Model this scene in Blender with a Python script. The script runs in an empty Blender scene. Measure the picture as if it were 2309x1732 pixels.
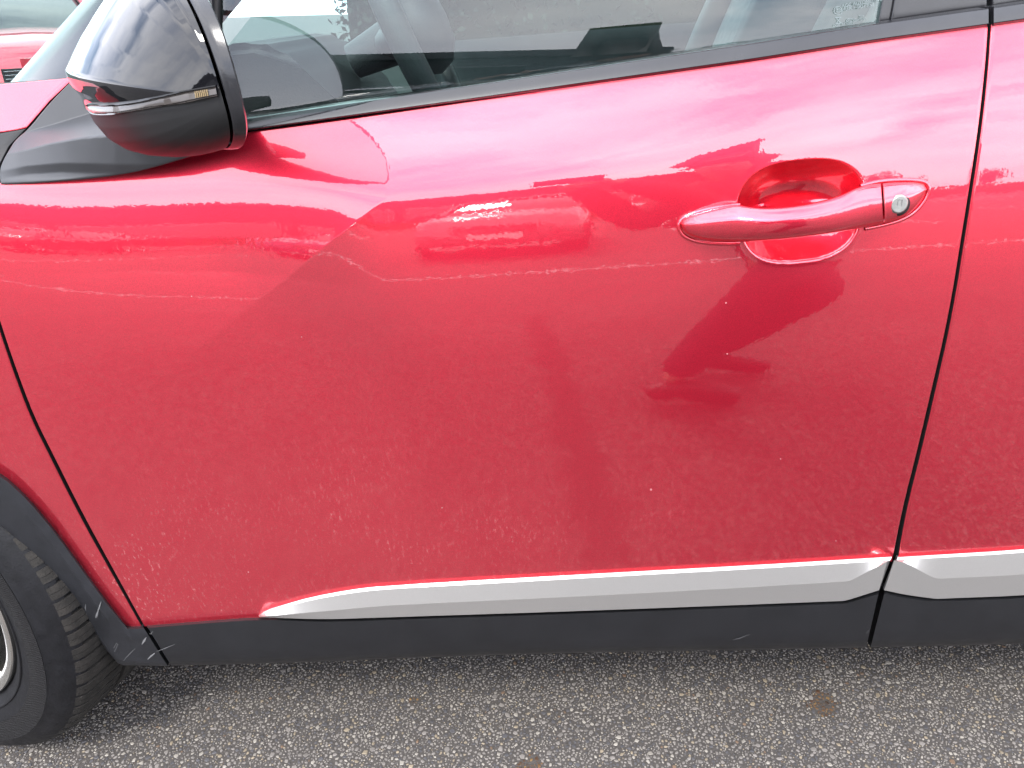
import bpy, bmesh, math, random
import numpy as np
from mathutils import Vector, Matrix, noise
random.seed(7); rng = np.random.default_rng(7)
sc = bpy.context.scene
COL = sc.collection
R = math.radians

# ------------------------------------------------------------------ camera
PITCH, ROLL, FPX, CAMZ, CAMY = R(26.0), 0.026, 1734.0, 1.10, -0.80
W0, H0 = 2309.0, 1732.0
CAM = np.array([0.0, CAMY, CAMZ])
fwd = np.array([0, math.cos(PITCH), -math.sin(PITCH)])
r0 = np.array([1.0, 0, 0]); u0 = np.array([0, math.sin(PITCH), math.cos(PITCH)])
rgt = r0*math.cos(ROLL) - u0*math.sin(ROLL)
upv = u0*math.cos(ROLL) + r0*math.sin(ROLL)
cd = bpy.data.cameras.new('camera'); cam = bpy.data.objects.new('camera', cd); COL.objects.link(cam)
cd.sensor_width = 36; cd.lens = FPX/W0*36; cd.clip_start = 0.02; cd.clip_end = 2000
m = Matrix(((rgt[0], upv[0], -fwd[0], CAM[0]), (rgt[1], upv[1], -fwd[1], CAM[1]), (rgt[2], upv[2], -fwd[2], CAM[2]), (0, 0, 0, 1)))
cam.matrix_world = m
sc.camera = cam

# ------------------------------------------------------------------ sky and sun
wd = bpy.data.worlds.new("World"); sc.world = wd; wd.use_nodes = True
nt = wd.node_tree; nt.nodes.clear()
def N(t, typ, **k):
    n = t.nodes.new(typ)
    for a, b in k.items():
        if a in n.inputs.keys(): n.inputs[a].default_value = b
        else: setattr(n, a, b)
    return n
SUN_EL, SUN_AZ = R(52), R(200)
out = N(nt, 'ShaderNodeOutputWorld'); bg = N(nt, 'ShaderNodeBackground'); bg.inputs['Strength'].default_value = 0.1
sky = N(nt, 'ShaderNodeTexSky'); sky.sky_type = 'NISHITA'; sky.sun_disc = False
sky.sun_elevation = SUN_EL; sky.sun_rotation = SUN_AZ
tc = N(nt, 'ShaderNodeTexCoord')
mp = N(nt, 'ShaderNodeMapping'); mp.inputs['Scale'].default_value = (1.0, 1.0, 3.2)
n1 = N(nt, 'ShaderNodeTexNoise', Scale=2.2, Detail=7.0, Roughness=0.55, Distortion=0.4)
cr = N(nt, 'ShaderNodeValToRGB'); cr.color_ramp.elements[0].position = 0.30; cr.color_ramp.elements[1].position = 0.47
n2 = N(nt, 'ShaderNodeTexNoise', Scale=1.3, Detail=6.0, Roughness=0.6)
cr2 = N(nt, 'ShaderNodeValToRGB')
cr2.color_ramp.elements[0].position = 0.34; cr2.color_ramp.elements[0].color = (6.0, 6.6, 8.2, 1)
cr2.color_ramp.elements[1].position = 0.72; cr2.color_ramp.elements[1].color = (14.0, 13.8, 14.0, 1)
mx = N(nt, 'ShaderNodeMix'); mx.data_type = 'RGBA'
L = nt.links.new
L(tc.outputs['Generated'], mp.inputs['Vector']); L(mp.outputs[0], n1.inputs['Vector']); L(mp.outputs[0], n2.inputs['Vector'])
L(n1.outputs['Fac'], cr.inputs['Fac']); L(n2.outputs['Fac'], cr2.inputs['Fac'])
L(cr.outputs['Color'], mx.inputs['Factor']); L(sky.outputs[0], mx.inputs['A']); L(cr2.outputs['Color'], mx.inputs['B'])
L(mx.outputs['Result'], bg.inputs['Color']); L(bg.outputs[0], out.inputs['Surface'])
sd = bpy.data.lights.new('sun', 'SUN'); sd.energy = 0.9; sd.angle = R(14); sd.color = (1, 0.96, 0.9)
so = bpy.data.objects.new('sun', sd); COL.objects.link(so)
# sun stands behind the photographer, to the left
sdir = Vector((math.sin(SUN_AZ)*math.cos(SUN_EL), math.cos(SUN_AZ)*math.cos(SUN_EL), math.sin(SUN_EL)))
so.rotation_euler = sdir.to_track_quat('Z', 'Y').to_euler()
vs = sc.view_settings; vs.view_transform = 'Standard'; vs.look = 'None'; vs.gamma = 1; vs.use_curve_mapping = False
EXPOSURE = 2.4
vs.exposure = EXPOSURE
sc.cycles.max_bounces = 10; sc.cycles.glossy_bounces = 6; sc.cycles.transparent_max_bounces = 16
sc.cycles.use_denoising = True
sc.cycles.sample_clamp_indirect = 12

# ------------------------------------------------------------------ materials
def mat(name, col, rough=0.5, metal=0.0, coat=0.0, coat_rough=0.03, spec=0.35, bump=None, var=None, emit=None, rvar=None):
    m_ = bpy.data.materials.new(name); m_.use_nodes = True; t = m_.node_tree
    b = t.nodes['Principled BSDF']
    b.inputs['Base Color'].default_value = (*col, 1); b.inputs['Roughness'].default_value = rough
    b.inputs['Metallic'].default_value = metal; b.inputs['Coat Weight'].default_value = coat
    b.inputs['Coat Roughness'].default_value = coat_rough; b.inputs['Specular IOR Level'].default_value = spec
    tc = N(t, 'ShaderNodeTexCoord')
    if var:   # (scale, amount)
        n = N(t, 'ShaderNodeTexNoise', Scale=var[0], Detail=5.0, Roughness=0.65)
        t.links.new(tc.outputs['Object'], n.inputs['Vector'])
        mr = N(t, 'ShaderNodeMapRange'); mr.inputs['From Min'].default_value = .3; mr.inputs['From Max'].default_value = .7
        mr.inputs['To Min'].default_value = 1-var[1]; mr.inputs['To Max'].default_value = 1+var[1]
        t.links.new(n.outputs['Fac'], mr.inputs['Value'])
        mm = N(t, 'ShaderNodeVectorMath'); mm.operation = 'SCALE'; mm.inputs[0].default_value = col
        t.links.new(mr.outputs[0], mm.inputs['Scale']); t.links.new(mm.outputs[0], b.inputs['Base Color'])
    if rvar:
        n = N(t, 'ShaderNodeTexNoise', Scale=rvar[0], Detail=4.0)
        t.links.new(tc.outputs['Object'], n.inputs['Vector'])
        mr = N(t, 'ShaderNodeMapRange'); mr.inputs['From Min'].default_value = .3; mr.inputs['From Max'].default_value = .7
        mr.inputs['To Min'].default_value = rough-rvar[1]; mr.inputs['To Max'].default_value = rough+rvar[1]
        t.links.new(n.outputs['Fac'], mr.inputs['Value']); t.links.new(mr.outputs[0], b.inputs['Roughness'])
    if bump:  # (scale, distance)
        n = N(t, 'ShaderNodeTexNoise', Scale=bump[0], Detail=3.0)
        t.links.new(tc.outputs['Object'], n.inputs['Vector'])
        bp = N(t, 'ShaderNodeBump', Strength=1.0, Distance=bump[1])
        t.links.new(n.outputs['Fac'], bp.inputs['Height']); t.links.new(bp.outputs[0], b.inputs['Normal'])
        if coat: t.links.new(bp.outputs[0], b.inputs['Coat Normal'])
    if emit:
        b.inputs['Emission Color'].default_value = (*emit[0], 1); b.inputs['Emission Strength'].default_value = emit[1]
    return m_

def paint_mat(name, col, dusty=True):
    """metallic basecoat with flakes under an orange-peel clear coat, road dust low on the panel"""
    m_ = bpy.data.materials.new(name); m_.use_nodes = True; t = m_.node_tree; b = t.nodes['Principled BSDF']; l = t.links.new
    tc = N(t, 'ShaderNodeTexCoord'); obj = tc.outputs['Object']
    b.inputs['Metallic'].default_value = 0.85; b.inputs['Roughness'].default_value = 0.30
    b.inputs['Coat Weight'].default_value = 1.0; b.inputs['Coat Roughness'].default_value = 0.012; b.inputs['Coat IOR'].default_value = 1.85
    # flakes
    fl = N(t, 'ShaderNodeTexVoronoi', Scale=1500.0); l(obj, fl.inputs['Vector'])
    mr = N(t, 'ShaderNodeMapRange'); mr.inputs['To Min'].default_value = .82; mr.inputs['To Max'].default_value = 1.18
    l(fl.outputs['Color'], mr.inputs['Value'])
    sc_ = N(t, 'ShaderNodeVectorMath'); sc_.operation = 'SCALE'; sc_.inputs[0].default_value = col
    l(mr.outputs[0], sc_.inputs['Scale'])
    base = sc_.outputs[0]
    # orange peel
    op = N(t, 'ShaderNodeTexNoise', Scale=210.0, Detail=1.0); l(obj, op.inputs['Vector'])
    op2 = N(t, 'ShaderNodeTexNoise', Scale=34.0, Detail=1.0); l(obj, op2.inputs['Vector'])
    b1 = N(t, 'ShaderNodeBump', Strength=1.0, Distance=0.000025); l(op.outputs['Fac'], b1.inputs['Height'])
    b2 = N(t, 'ShaderNodeBump', Strength=1.0, Distance=0.000032); l(op2.outputs['Fac'], b2.inputs['Height']); l(b1.outputs[0], b2.inputs['Normal'])
    l(b2.outputs[0], b.inputs['Coat Normal'])
    if dusty:
        sx = N(t, 'ShaderNodeSeparateXYZ'); l(obj, sx.inputs[0])
        # spatter of dried spray: fine specks, most toward the sill behind the front wheel
        sp = N(t, 'ShaderNodeTexNoise', Scale=260.0, Detail=3.0, Roughness=0.7)
        mpp = N(t, 'ShaderNodeMapping'); mpp.inputs['Rotation'].default_value = (0, R(18), 0); mpp.inputs['Scale'].default_value = (1, 1, 0.38)
        l(obj, mpp.inputs[0]); l(mpp.outputs[0], sp.inputs['Vector'])
        spr = N(t, 'ShaderNodeMapRange'); spr.inputs['From Min'].default_value = .55; spr.inputs['From Max'].default_value = .74; spr.clamp = True
        l(sp.outputs['Fac'], spr.inputs['Value'])
        big = N(t, 'ShaderNodeTexNoise', Scale=7.0, Detail=3.0); l(obj, big.inputs['Vector'])
        bgr = N(t, 'ShaderNodeMapRange'); bgr.inputs['From Min'].default_value = .33; bgr.inputs['From Max'].default_value = .66
        l(big.outputs['Fac'], bgr.inputs['Value'])
        zz = N(t, 'ShaderNodeMapRange'); zz.inputs['From Min'].default_value = .74; zz.inputs['From Max'].default_value = .48
        l(sx.outputs['Z'], zz.inputs['Value'])
        xx = N(t, 'ShaderNodeMapRange'); xx.inputs['From Min'].default_value = .55; xx.inputs['From Max'].default_value = -.15; xx.inputs['To Min'].default_value = .12
        l(sx.outputs['X'], xx.inputs['Value'])
        m1 = N(t, 'ShaderNodeMath'); m1.operation = 'MULTIPLY'; l(zz.outputs[0], m1.inputs[0]); l(xx.outputs[0], m1.inputs[1])
        m2 = N(t, 'ShaderNodeMath'); m2.operation = 'MULTIPLY'; l(m1.outputs[0], m2.inputs[0]); l(bgr.outputs[0], m2.inputs[1])
        m3 = N(t, 'ShaderNodeMath'); m3.operation = 'MULTIPLY'; l(m2.outputs[0], m3.inputs[0]); l(spr.outputs[0], m3.inputs[1])
        m4 = N(t, 'ShaderNodeMath'); m4.operation = 'MULTIPLY'; l(m3.outputs[0], m4.inputs[0]); m4.inputs[1].default_value = .40
        # thin even film
        m5 = N(t, 'ShaderNodeMath'); m5.operation = 'MULTIPLY_ADD'; l(m1.outputs[0], m5.inputs[0]); m5.inputs[1].default_value = .07; l(m4.outputs[0], m5.inputs[2])
        mixc = N(t, 'ShaderNodeMix'); mixc.data_type = 'RGBA'; l(m5.outputs[0], mixc.inputs['Factor']); l(base, mixc.inputs['A'])
        mixc.inputs['B'].default_value = (.36, .27, .25, 1)
        base = mixc.outputs['Result']
        inv = N(t, 'ShaderNodeMapRange'); inv.inputs['To Min'].default_value = .85; inv.inputs['To Max'].default_value = .1; l(m5.outputs[0], inv.inputs['Value'])
        l(inv.outputs[0], b.inputs['Metallic'])
        cw = N(t, 'ShaderNodeMapRange'); cw.inputs['From Max'].default_value = .5; cw.inputs['To Min'].default_value = .012; cw.inputs['To Max'].default_value = .5
        l(m5.outputs[0], cw.inputs['Value']); l(cw.outputs[0], b.inputs['Coat Roughness'])
    l(base, b.inputs['Base Color'])
    return m_

RED = (0.71, 0.021, 0.052)
M = {}
M['paint'] = paint_mat('red_paint', RED)
M['paint_clean'] = paint_mat('red_paint_clean', RED, False)
M['silver'] = mat('silver_paint', (0.45, 0.44, 0.425), 0.38, 0.75, 0.35, 0.08, bump=(900, .00002), var=(900, .05))
M['clad'] = mat('grained_black_plastic', (0.0080, 0.0082, 0.0095), 0.48, bump=(1300, .00012), var=(9, .18), rvar=(30, .06))
M['clad_dirty'] = mat('dirty_black_plastic', (0.012, 0.0125, 0.015), 0.52, bump=(1100, .00015), var=(14, .35), rvar=(30, .06))
M['gloss'] = mat('gloss_black', (0.004, 0.004, 0.005), 0.04, 0, 0.15, 0.01, spec=.42, bump=(40, .00004))
M['satin'] = mat('satin_black', (0.012, 0.012, 0.014), 0.24, 0, 0.25, 0.12, bump=(700, .00003), var=(20, .2))
M['matte'] = mat('matte_black', (0.0085, 0.0085, 0.009), 0.40, bump=(1500, .00008), var=(14, .15))
M['rubber'] = mat('seal_and_gap_black', (0.0035, 0.0035, 0.004), 0.7, bump=(400, .0002))
M['tyre'] = mat('tyre_rubber', (0.0045, 0.0045, 0.0056), 0.6, spec=.25, bump=(260, .0004), var=(45, .45), rvar=(60, .08))
M['tyre_tread'] = mat('tyre_tread_rubber', (0.0135, 0.0118, 0.0100), 0.8, bump=(340, .0007), var=(60, .6))
M['alloy'] = mat('machined_alloy', (0.70, 0.68, 0.64), 0.25, 0.95, .4, .05)
M['darkmetal'] = mat('dark_alloy', (0.03, 0.03, 0.032), 0.35, 0.7)
M['zinc'] = mat('lock_zinc', (0.24, 0.24, 0.225), 0.42, 0.8, bump=(500, .00015), var=(160, .2))
M['int_dark'] = mat('dark_grained_interior', (0.022, 0.026, 0.028), 0.55, bump=(420, .0006), var=(30, .2))
M['int_grey'] = mat('grey_interior', (0.075, 0.085, 0.085), 0.6, bump=(300, .0004))
M['leather'] = mat('perforated_leather', (0.03, 0.035, 0.036), 0.42, bump=(420, .0005))
M['chrome'] = mat('satin_chrome', (0.75, 0.76, 0.78), 0.12, 1.0)
M['cloth'] = mat('seat_cloth', (0.16, 0.18, 0.18), 0.85, bump=(700, .0008), var=(40, .15))
M['glaz_mark'] = mat('glass_etching', (0.13, 0.16, 0.16), 0.6)
M['void'] = mat('unlit_cavity', (0.004, 0.004, 0.004), 0.8)
M['void2'] = mat('black_reflection_arch', (.008, .010, .011), .6, bump=(420, .0006))
M['lens_smoke'] = mat('smoked_lens', (0.05, 0.044, 0.041), 0.16, 0, 0, .01, spec=.35)

def glass_mat(name, tint, refl_rough=0.0, ior=1.52):
    m_ = bpy.data.materials.new(name); m_.use_nodes = True; t = m_.node_tree; t.nodes.clear(); l = t.links.new
    o = N(t, 'ShaderNodeOutputMaterial'); mixs = N(t, 'ShaderNodeMixShader'); tr = N(t, 'ShaderNodeBsdfTransparent'); tr.inputs[0].default_value = (*tint, 1)
    g = N(t, 'ShaderNodeBsdfGlossy'); g.inputs['Roughness'].default_value = refl_rough; g.inputs['Color'].default_value = (.97, .98, 1, 1)
    f = N(t, 'ShaderNodeFresnel', IOR=ior)
    mr = N(t, 'ShaderNodeMath'); mr.operation = 'MULTIPLY'; mr.inputs[1].default_value = 1.25; mr.use_clamp = True   # two faces of a pane
    l(f.outputs[0], mr.inputs[0]); l(mr.outputs[0], mixs.inputs[0]); l(tr.outputs[0], mixs.inputs[1]); l(g.outputs[0], mixs.inputs[2]); l(mixs.outputs[0], o.inputs[0])
    return m_
M['glass'] = glass_mat('green_tinted_glass', (.58, .73, .70))
M['lens'] = glass_mat('clear_lens', (.85, .85, .85))

# ------------------------------------------------------------------ helpers
IDENT = Matrix.Identity(4)
def link(o, parent=None):
    COL.objects.link(o)
    if parent is not None:
        o.parent = parent
        w = Matrix.Identity(4); p = parent; chain = []
        while p is not None:
            chain.append(p); p = p.parent
        for p in reversed(chain):
            w = w @ p.matrix_parent_inverse @ p.matrix_basis
        o.matrix_parent_inverse = w.inverted()
    return o
def mesh_obj(name, V, F, material, parent=None, smooth=True, auto=None):
    me = bpy.data.meshes.new(name)
    me.from_pydata([tuple(map(float, v)) for v in V], [], [tuple(int(i) for i in f) for f in F]); me.update()
    if smooth: me.polygons.foreach_set('use_smooth', [True]*len(me.polygons))
    if auto is not None and smooth:
        me.set_sharp_from_angle(angle=R(auto))
    me.materials.append(material)
    o = bpy.data.objects.new(name, me)
    return link(o, parent)
def bm_obj(name, bm, material, parent=None, smooth=False, auto=None):
    bmesh.ops.recalc_face_normals(bm, faces=bm.faces)
    me = bpy.data.meshes.new(name); bm.to_mesh(me); bm.free()
    if smooth: me.polygons.foreach_set('use_smooth', [True]*len(me.polygons))
    if auto is not None and smooth: me.set_sharp_from_angle(angle=R(auto))
    me.materials.append(material)
    return link(bpy.data.objects.new(name, me), parent)
def thing(name, label, cat, loc=(0, 0, 0), group=None, rz=0):
    o = bpy.data.objects.new(name, None); COL.objects.link(o); o.location = loc; o.rotation_euler = (0, 0, rz)
    o['label'] = label; o['category'] = cat
    if group: o['group'] = group
    return o
def tag(o, label, cat, group=None, kind=None):
    if label: o['label'] = label
    if cat: o['category'] = cat
    if group: o['group'] = group
    if kind: o['kind'] = kind
    return o
def structure(o): o['kind'] = 'structure'; return o
def grid_faces(nr, nc, wrap_c=False, wrap_r=False, flip=False):
    r = np.arange(nr if wrap_r else nr-1)[:, None]; c = np.arange(nc if wrap_c else nc-1)[None, :]
    r1 = (r+1) % nr; c1 = (c+1) % nc
    a = r*nc+c; b = r*nc+c1; d = r1*nc+c1; e = r1*nc+c
    f = np.stack([np.broadcast_to(x, a.shape if True else 0) for x in (a, b, d, e)], -1).reshape(-1, 4)
    return f[:, ::-1] if flip else f
def fast_grid(name, V, material, parent=None, wrap_c=False, wrap_r=False, flip=False, auto=None, smooth=True, caps=False):
    nr, nc = V.shape[:2]
    F = grid_faces(nr, nc, wrap_c, wrap_r, flip)
    me = bpy.data.meshes.new(name)
    F = [tuple(f) for f in F.tolist()]
    if caps:
        F.append(tuple(range(nc))[::-1]); F.append(tuple(range((nr-1)*nc, nr*nc)))
    me.from_pydata(V.reshape(-1, 3).tolist(), [], F); me.update()
    if smooth: me.polygons.foreach_set('use_smooth', [True]*len(me.polygons))
    if auto is not None: me.set_sharp_from_angle(angle=R(auto))
    me.materials.append(material)
    return link(bpy.data.objects.new(name, me), parent)
def sstep(x, a, b):
    t = np.clip((x-a)/(b-a), 0, 1); return t*t*(3-2*t)

# photograph points are turned into places on the car's real side surface
def rays(px, py):
    px = np.asarray(px, float); py = np.asarray(py, float)
    return fwd*FPX + np.multiply.outer(px-W0/2, rgt) - np.multiply.outer(py-H0/2, upv)
def hit(px, py, surf, off=0.0, it=40):
    d = rays(px, py); t = (0-CAM[1])/d[..., 1]
    for _ in range(it):
        p = CAM + d*t[..., None]
        y = surf(p[..., 0], p[..., 2]) - off
        t = t*0.35 + 0.65*(y-CAM[1])/d[..., 1]
    return CAM + d*t[..., None]
def on_plane_y(px, py, y):
    d = rays(px, py); t = (y-CAM[1])/d[..., 1]; return CAM + d*t[..., None]
flat = lambda x, z: np.zeros_like(x)
def resample(pts, n, dens=None):
    pts = np.asarray(pts, float); s = np.r_[0, np.cumsum(np.linalg.norm(np.diff(pts, axis=0), axis=1))]
    s /= s[-1]; u = np.linspace(0, 1, n) if dens is None else dens
    return np.stack([np.interp(u, s, pts[:, k]) for k in range(pts.shape[1])], 1)
def smooth_line(pts, n, passes=2):
    p = np.asarray(pts, float)
    for _ in range(passes):   # Chaikin, ends kept
        q = [p[0]]
        for a, b in zip(p[:-1], p[1:]): q += [a*.75+b*.25, a*.25+b*.75]
        q.append(p[-1]); p = np.array(q)
    return resample(p, n)

# ------------------------------------------------------------------ the body side surface  y = S(x, z)
C1px = [(860, 448), (1100, 424), (1300, 400), (1500, 378), (1700, 352), (1950, 326), (2309, 290), (2700, 250)]
C2px = [(-700, 470), (-300, 430), (0, 411), (250, 402), (470, 402), (600, 411), (720, 428), (860, 448)]
cr_ = hit(np.array([p[0] for p in C2px+C1px[1:]]), np.array([p[1] for p in C2px+C1px[1:]]), flat)
crx, crz = cr_[:, 0], cr_[:, 2]
XV = float(hit(np.array([860.]), np.array([448.]), flat)[0, 0]); ZV = float(hit(np.array([860.]), np.array([448.]), flat)[0, 2])
# slope profile: degrees the surface leans back, against height above the shoulder line
PS = np.array([-1.2, -.72, -.60, -.50, -.42, -.33, -.25, -.18, -.10, -.06, -.03, -.008, .004, .02, .05, .09, .20, .6])
PN = np.array([-3.0, -4.0, -6.0, -6.5, -5.5, -4.6, -3.2, -0.8, 3.3, 5.2, 6.6, 8.6, 14.0, 16.5, 18.5, 20.0, 22.0, 24.0])
ss = np.linspace(-1.2, .6, 3601)
def make_profile(PS, PN):
    n_ = np.interp(ss, PS, PN); n_ = np.convolve(np.pad(n_, 10, 'edge'), np.ones(21)/21, 'valid')
    y = np.cumsum(np.tan(np.radians(n_)))*(ss[1]-ss[0]); y -= np.interp(0, ss, y); return y
prof_sharp = make_profile(PS, PN)
PS2 = np.array([-1.2, -.72, -.60, -.50, -.42, -.33, -.25, -.18, -.10, -.06, -.03, 0, .02, .05, .09, .20, .6])
PN2 = np.array([-3.0, -4.0, -6.0, -6.5, -5.5, -4.6, -3.2, -0.8, 3.3, 5.4, 7.2, 9.4, 11.5, 14.5, 18, 22, 24])
prof_soft = make_profile(PS2, PN2)
DIAG_A = hit(np.array([860., 300.]), np.array([455., 905.]), flat)
C1z = lambda x: np.where(x < XV, ZV + (np.interp(XV+.12, crx, crz)-ZV)/.12*(x-XV), np.interp(x, crx, crz))
def facet(x, z):
    """extra lean of the panel ahead of the diagonal crease"""
    a, b = DIAG_A[0], DIAG_A[1]
    dx, dz = b[0]-a[0], b[2]-a[2]; Ln = math.hypot(dx, dz); ux, uz = dx/Ln, dz/Ln
    rx, rz = x-a[0], z-a[2]
    along = rx*ux + rz*uz; d = rx*uz - rz*ux        # positive up-left
    dd = np.maximum(d, 0)
    fade = 1-sstep(along, .02, Ln*1.05)
    return np.where(d > 0, (math.tan(R(6.0))*dd + .10*dd*dd)*fade, 0), sstep(d, 0, .05)
def S(x, z):
    x = np.asarray(x, float); z = np.asarray(z, float)
    zc = np.interp(x, crx, crz); s = z - zc
    w = sstep(x, .0, .42)      # the shoulder softens toward the rear
    prof = lambda q: np.interp(q, ss, prof_sharp)*(1-w) + np.interp(q, ss, prof_soft)*w
    fc, fm = facet(x, np.minimum(z, zc)); low = prof(np.minimum(s, 0)) + fc
    w2 = np.exp(-((x-(XV-.15))/.22)**2)*sstep(XV-x, 0, .06)
    low = low - math.tan(R(2.4))*np.clip(s, -.10, 0)*w2
    zu = C1z(x)
    up = prof(z-zu)
    jump = facet(x, zc)[0] - prof(zc-zu)
    y = np.where(s <= 0, low, up + jump*np.exp(-np.maximum(s, 0)/.020))
    # plan curvature of the body side
    y = y - .020*x + .020*(x/1.2)**2 + .018*np.maximum(0, -x-.45)**2
    return y
# grip bowl behind the handle
RC = hit(np.array([1806.]), np.array([478.]), S)[0]
RTL = hit(np.array([1660., 1952.]), np.array([480., 466.]), S); RTT = hit(np.array([1812., 1812.]), np.array([364., 594.]), S)
RHX = abs(RTL[1, 0]-RTL[0, 0])/2; RHZ = abs(RTT[1, 2]-RTT[0, 2])/2
def bowl(x, z):
    zr = z-RC[2]-.07*(x-RC[0]); xr = x-RC[0] + .10*(z-RC[2])
    # lower half narrower, upper half wide and square shouldered
    hx = RHX*np.where(zr < 0, .93, 1.0)
    r = (np.abs(xr/hx)**2.7 + np.abs(zr/RHZ)**2.5)**(1/2.6)
    return r
def Sdoor(x, z):
    r = bowl(x, z)
    dep = .044*np.maximum(0, 1-np.minimum(r, 1)**2.8)
    lip = -.0004*np.exp(-((r-1.03)/.035)**2)*(z < RC[2])
    return S(x, z) + dep + lip
def Soff(off): return lambda x, z: S(x, z)-off

def density(n, centres, lo=0, hi=1):
    """uneven parameter spacing: centres = [(u, width, weight)]"""
    u = np.linspace(lo, hi, 4001); w = np.ones_like(u)
    for c, wd_, k in centres: w += k*np.exp(-((u-c)/wd_)**2)
    c = np.r_[0, np.cumsum((w[1:]+w[:-1])/2)]; c /= c[-1]
    return np.interp(np.linspace(0, 1, n), c, u)
def coons_px(B, T, Lf, Rt, us, vs_):
    """B,T,Lf,Rt as photo polylines; returns px,py grid [v,u]"""
    res = lambda p, u: resample(p, 0, u)
    sm = lambda p: smooth_line(p, 600, 2) if len(p) > 4 else p
    B, T, Lf, Rt = sm(B), sm(T), sm(Lf), sm(Rt)
    b, t = res(B, us), res(T, us); l, r = res(Lf, vs_), res(Rt, vs_)
    U = us[None, :, None]; V = vs_[:, None, None]
    return ((1-V)*b[None]+V*t[None]+(1-U)*l[:, None]+U*r[:, None]
            - ((1-U)*(1-V)*b[0]+U*(1-V)*b[-1]+(1-U)*V*t[0]+U*V*t[-1]))
def flange(V, depth=.018, rad=.0012):
    """round the panel's edge over and fold it inward"""
    def ring(k):
        out_, dy = ((0, 0), (.7, .18), (1.0, .8), (1.0, depth/rad))[k]
        nr, nc = V.shape[:2]
        P = np.zeros((nr+0, nc, 3)); return out_, dy
    nr, nc = V.shape[:2]
    G = np.zeros((nr+6, nc+6, 3)); G[3:-3, 3:-3] = V
    def edge(e, inner, k):
        o_, dy = ((.7, .2), (1.0, .8), (1.0, depth/rad))[k]
        d = e-inner; d[..., 1] = 0; d = d/np.maximum(np.linalg.norm(d, axis=-1, keepdims=True), 1e-9)
        q = e+d*rad*o_; q[..., 1] = e[..., 1]+rad*dy; return q
    for k in range(3):
        G[2-k, 3:-3] = edge(V[0].copy(), V[1], k); G[nr+3+k, 3:-3] = edge(V[-1].copy(), V[-2], k)
        G[3:-3, 2-k] = edge(V[:, 0].copy(), V[:, 1], k); G[3:-3, nc+3+k] = edge(V[:, -1].copy(), V[:, -2], k)
    for (ri, ci, rb, cb) in ((range(3), range(3), 3, 3), (range(3), range(nc+3, nc+6), 3, nc+2), (range(nr+3, nr+6), range(3), nr+2, 3), (range(nr+3, nr+6), range(nc+3, nc+6), nr+2, nc+2)):
        for i in ri:
            for j in ci:
                a, b = G[i, cb], G[rb, j]; q = (a+b)-G[rb, cb]; q[1] = max(a[1], b[1]); G[i, j] = q
    return G
def panel(name, B, T, Lf, Rt, nu, nv, material, parent, surf=S, off=0.0, ud=None, vd=None, depth=.018, rad=.0012):
    us = np.linspace(0, 1, nu) if ud is None else ud; vs_ = np.linspace(0, 1, nv) if vd is None else vd
    g = coons_px(B, T, Lf, Rt, us, vs_)
    P = hit(g[..., 0], g[..., 1], S, off)
    if surf is not S: P[..., 1] = surf(P[..., 0], P[..., 2])-off
    o = fast_grid(name, flange(P, depth, rad), material, parent)
    nr_, nc_ = P.shape[0]+6, P.shape[1]+6; mi = np.zeros((nr_-1, nc_-1), np.int32); mi[0] = mi[-1] = 1; mi[:, 0] = mi[:, -1] = 1
    o.data.materials.append(M['rubber']); o.data.polygons.foreach_set('material_index', mi.ravel())  # folded edge painted black, giving the shut lines their shade
    return o
def strip_loft(name, lines, n, material, parent, auto=25, smooth_ends=False, caps=True, back=.02):
    """lines: list of (photo polyline, offset out of the surface); lofted in order, closed at the back"""
    rows = []
    for pl, off in lines:
        q = np.asarray(pl, float) if len(pl) == n else smooth_line(pl, n, 1) if len(pl) > 2 else resample(pl, n)
        if np.isscalar(off): off = np.full(n, float(off))
        else: off = np.interp(np.linspace(0, 1, n), np.linspace(0, 1, len(off)), off)
        d = rays(q[:, 0], q[:, 1]); t = (0-CAM[1])/d[:, 1]
        for _ in range(40):
            p = CAM+d*t[:, None]; t = t*.35+.65*(S(p[:, 0], p[:, 2])-off-CAM[1])/d[:, 1]
        rows.append(CAM+d*t[:, None])
    back = [rows[-1]+np.array([0, back, 0]), rows[0]+np.array([0, back, 0])]
    V = np.stack(rows+back, 1)          # n stations, each a closed loop
    return fast_grid(name, V, material, parent, wrap_c=True, auto=auto, caps=caps, flip=True)

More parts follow.
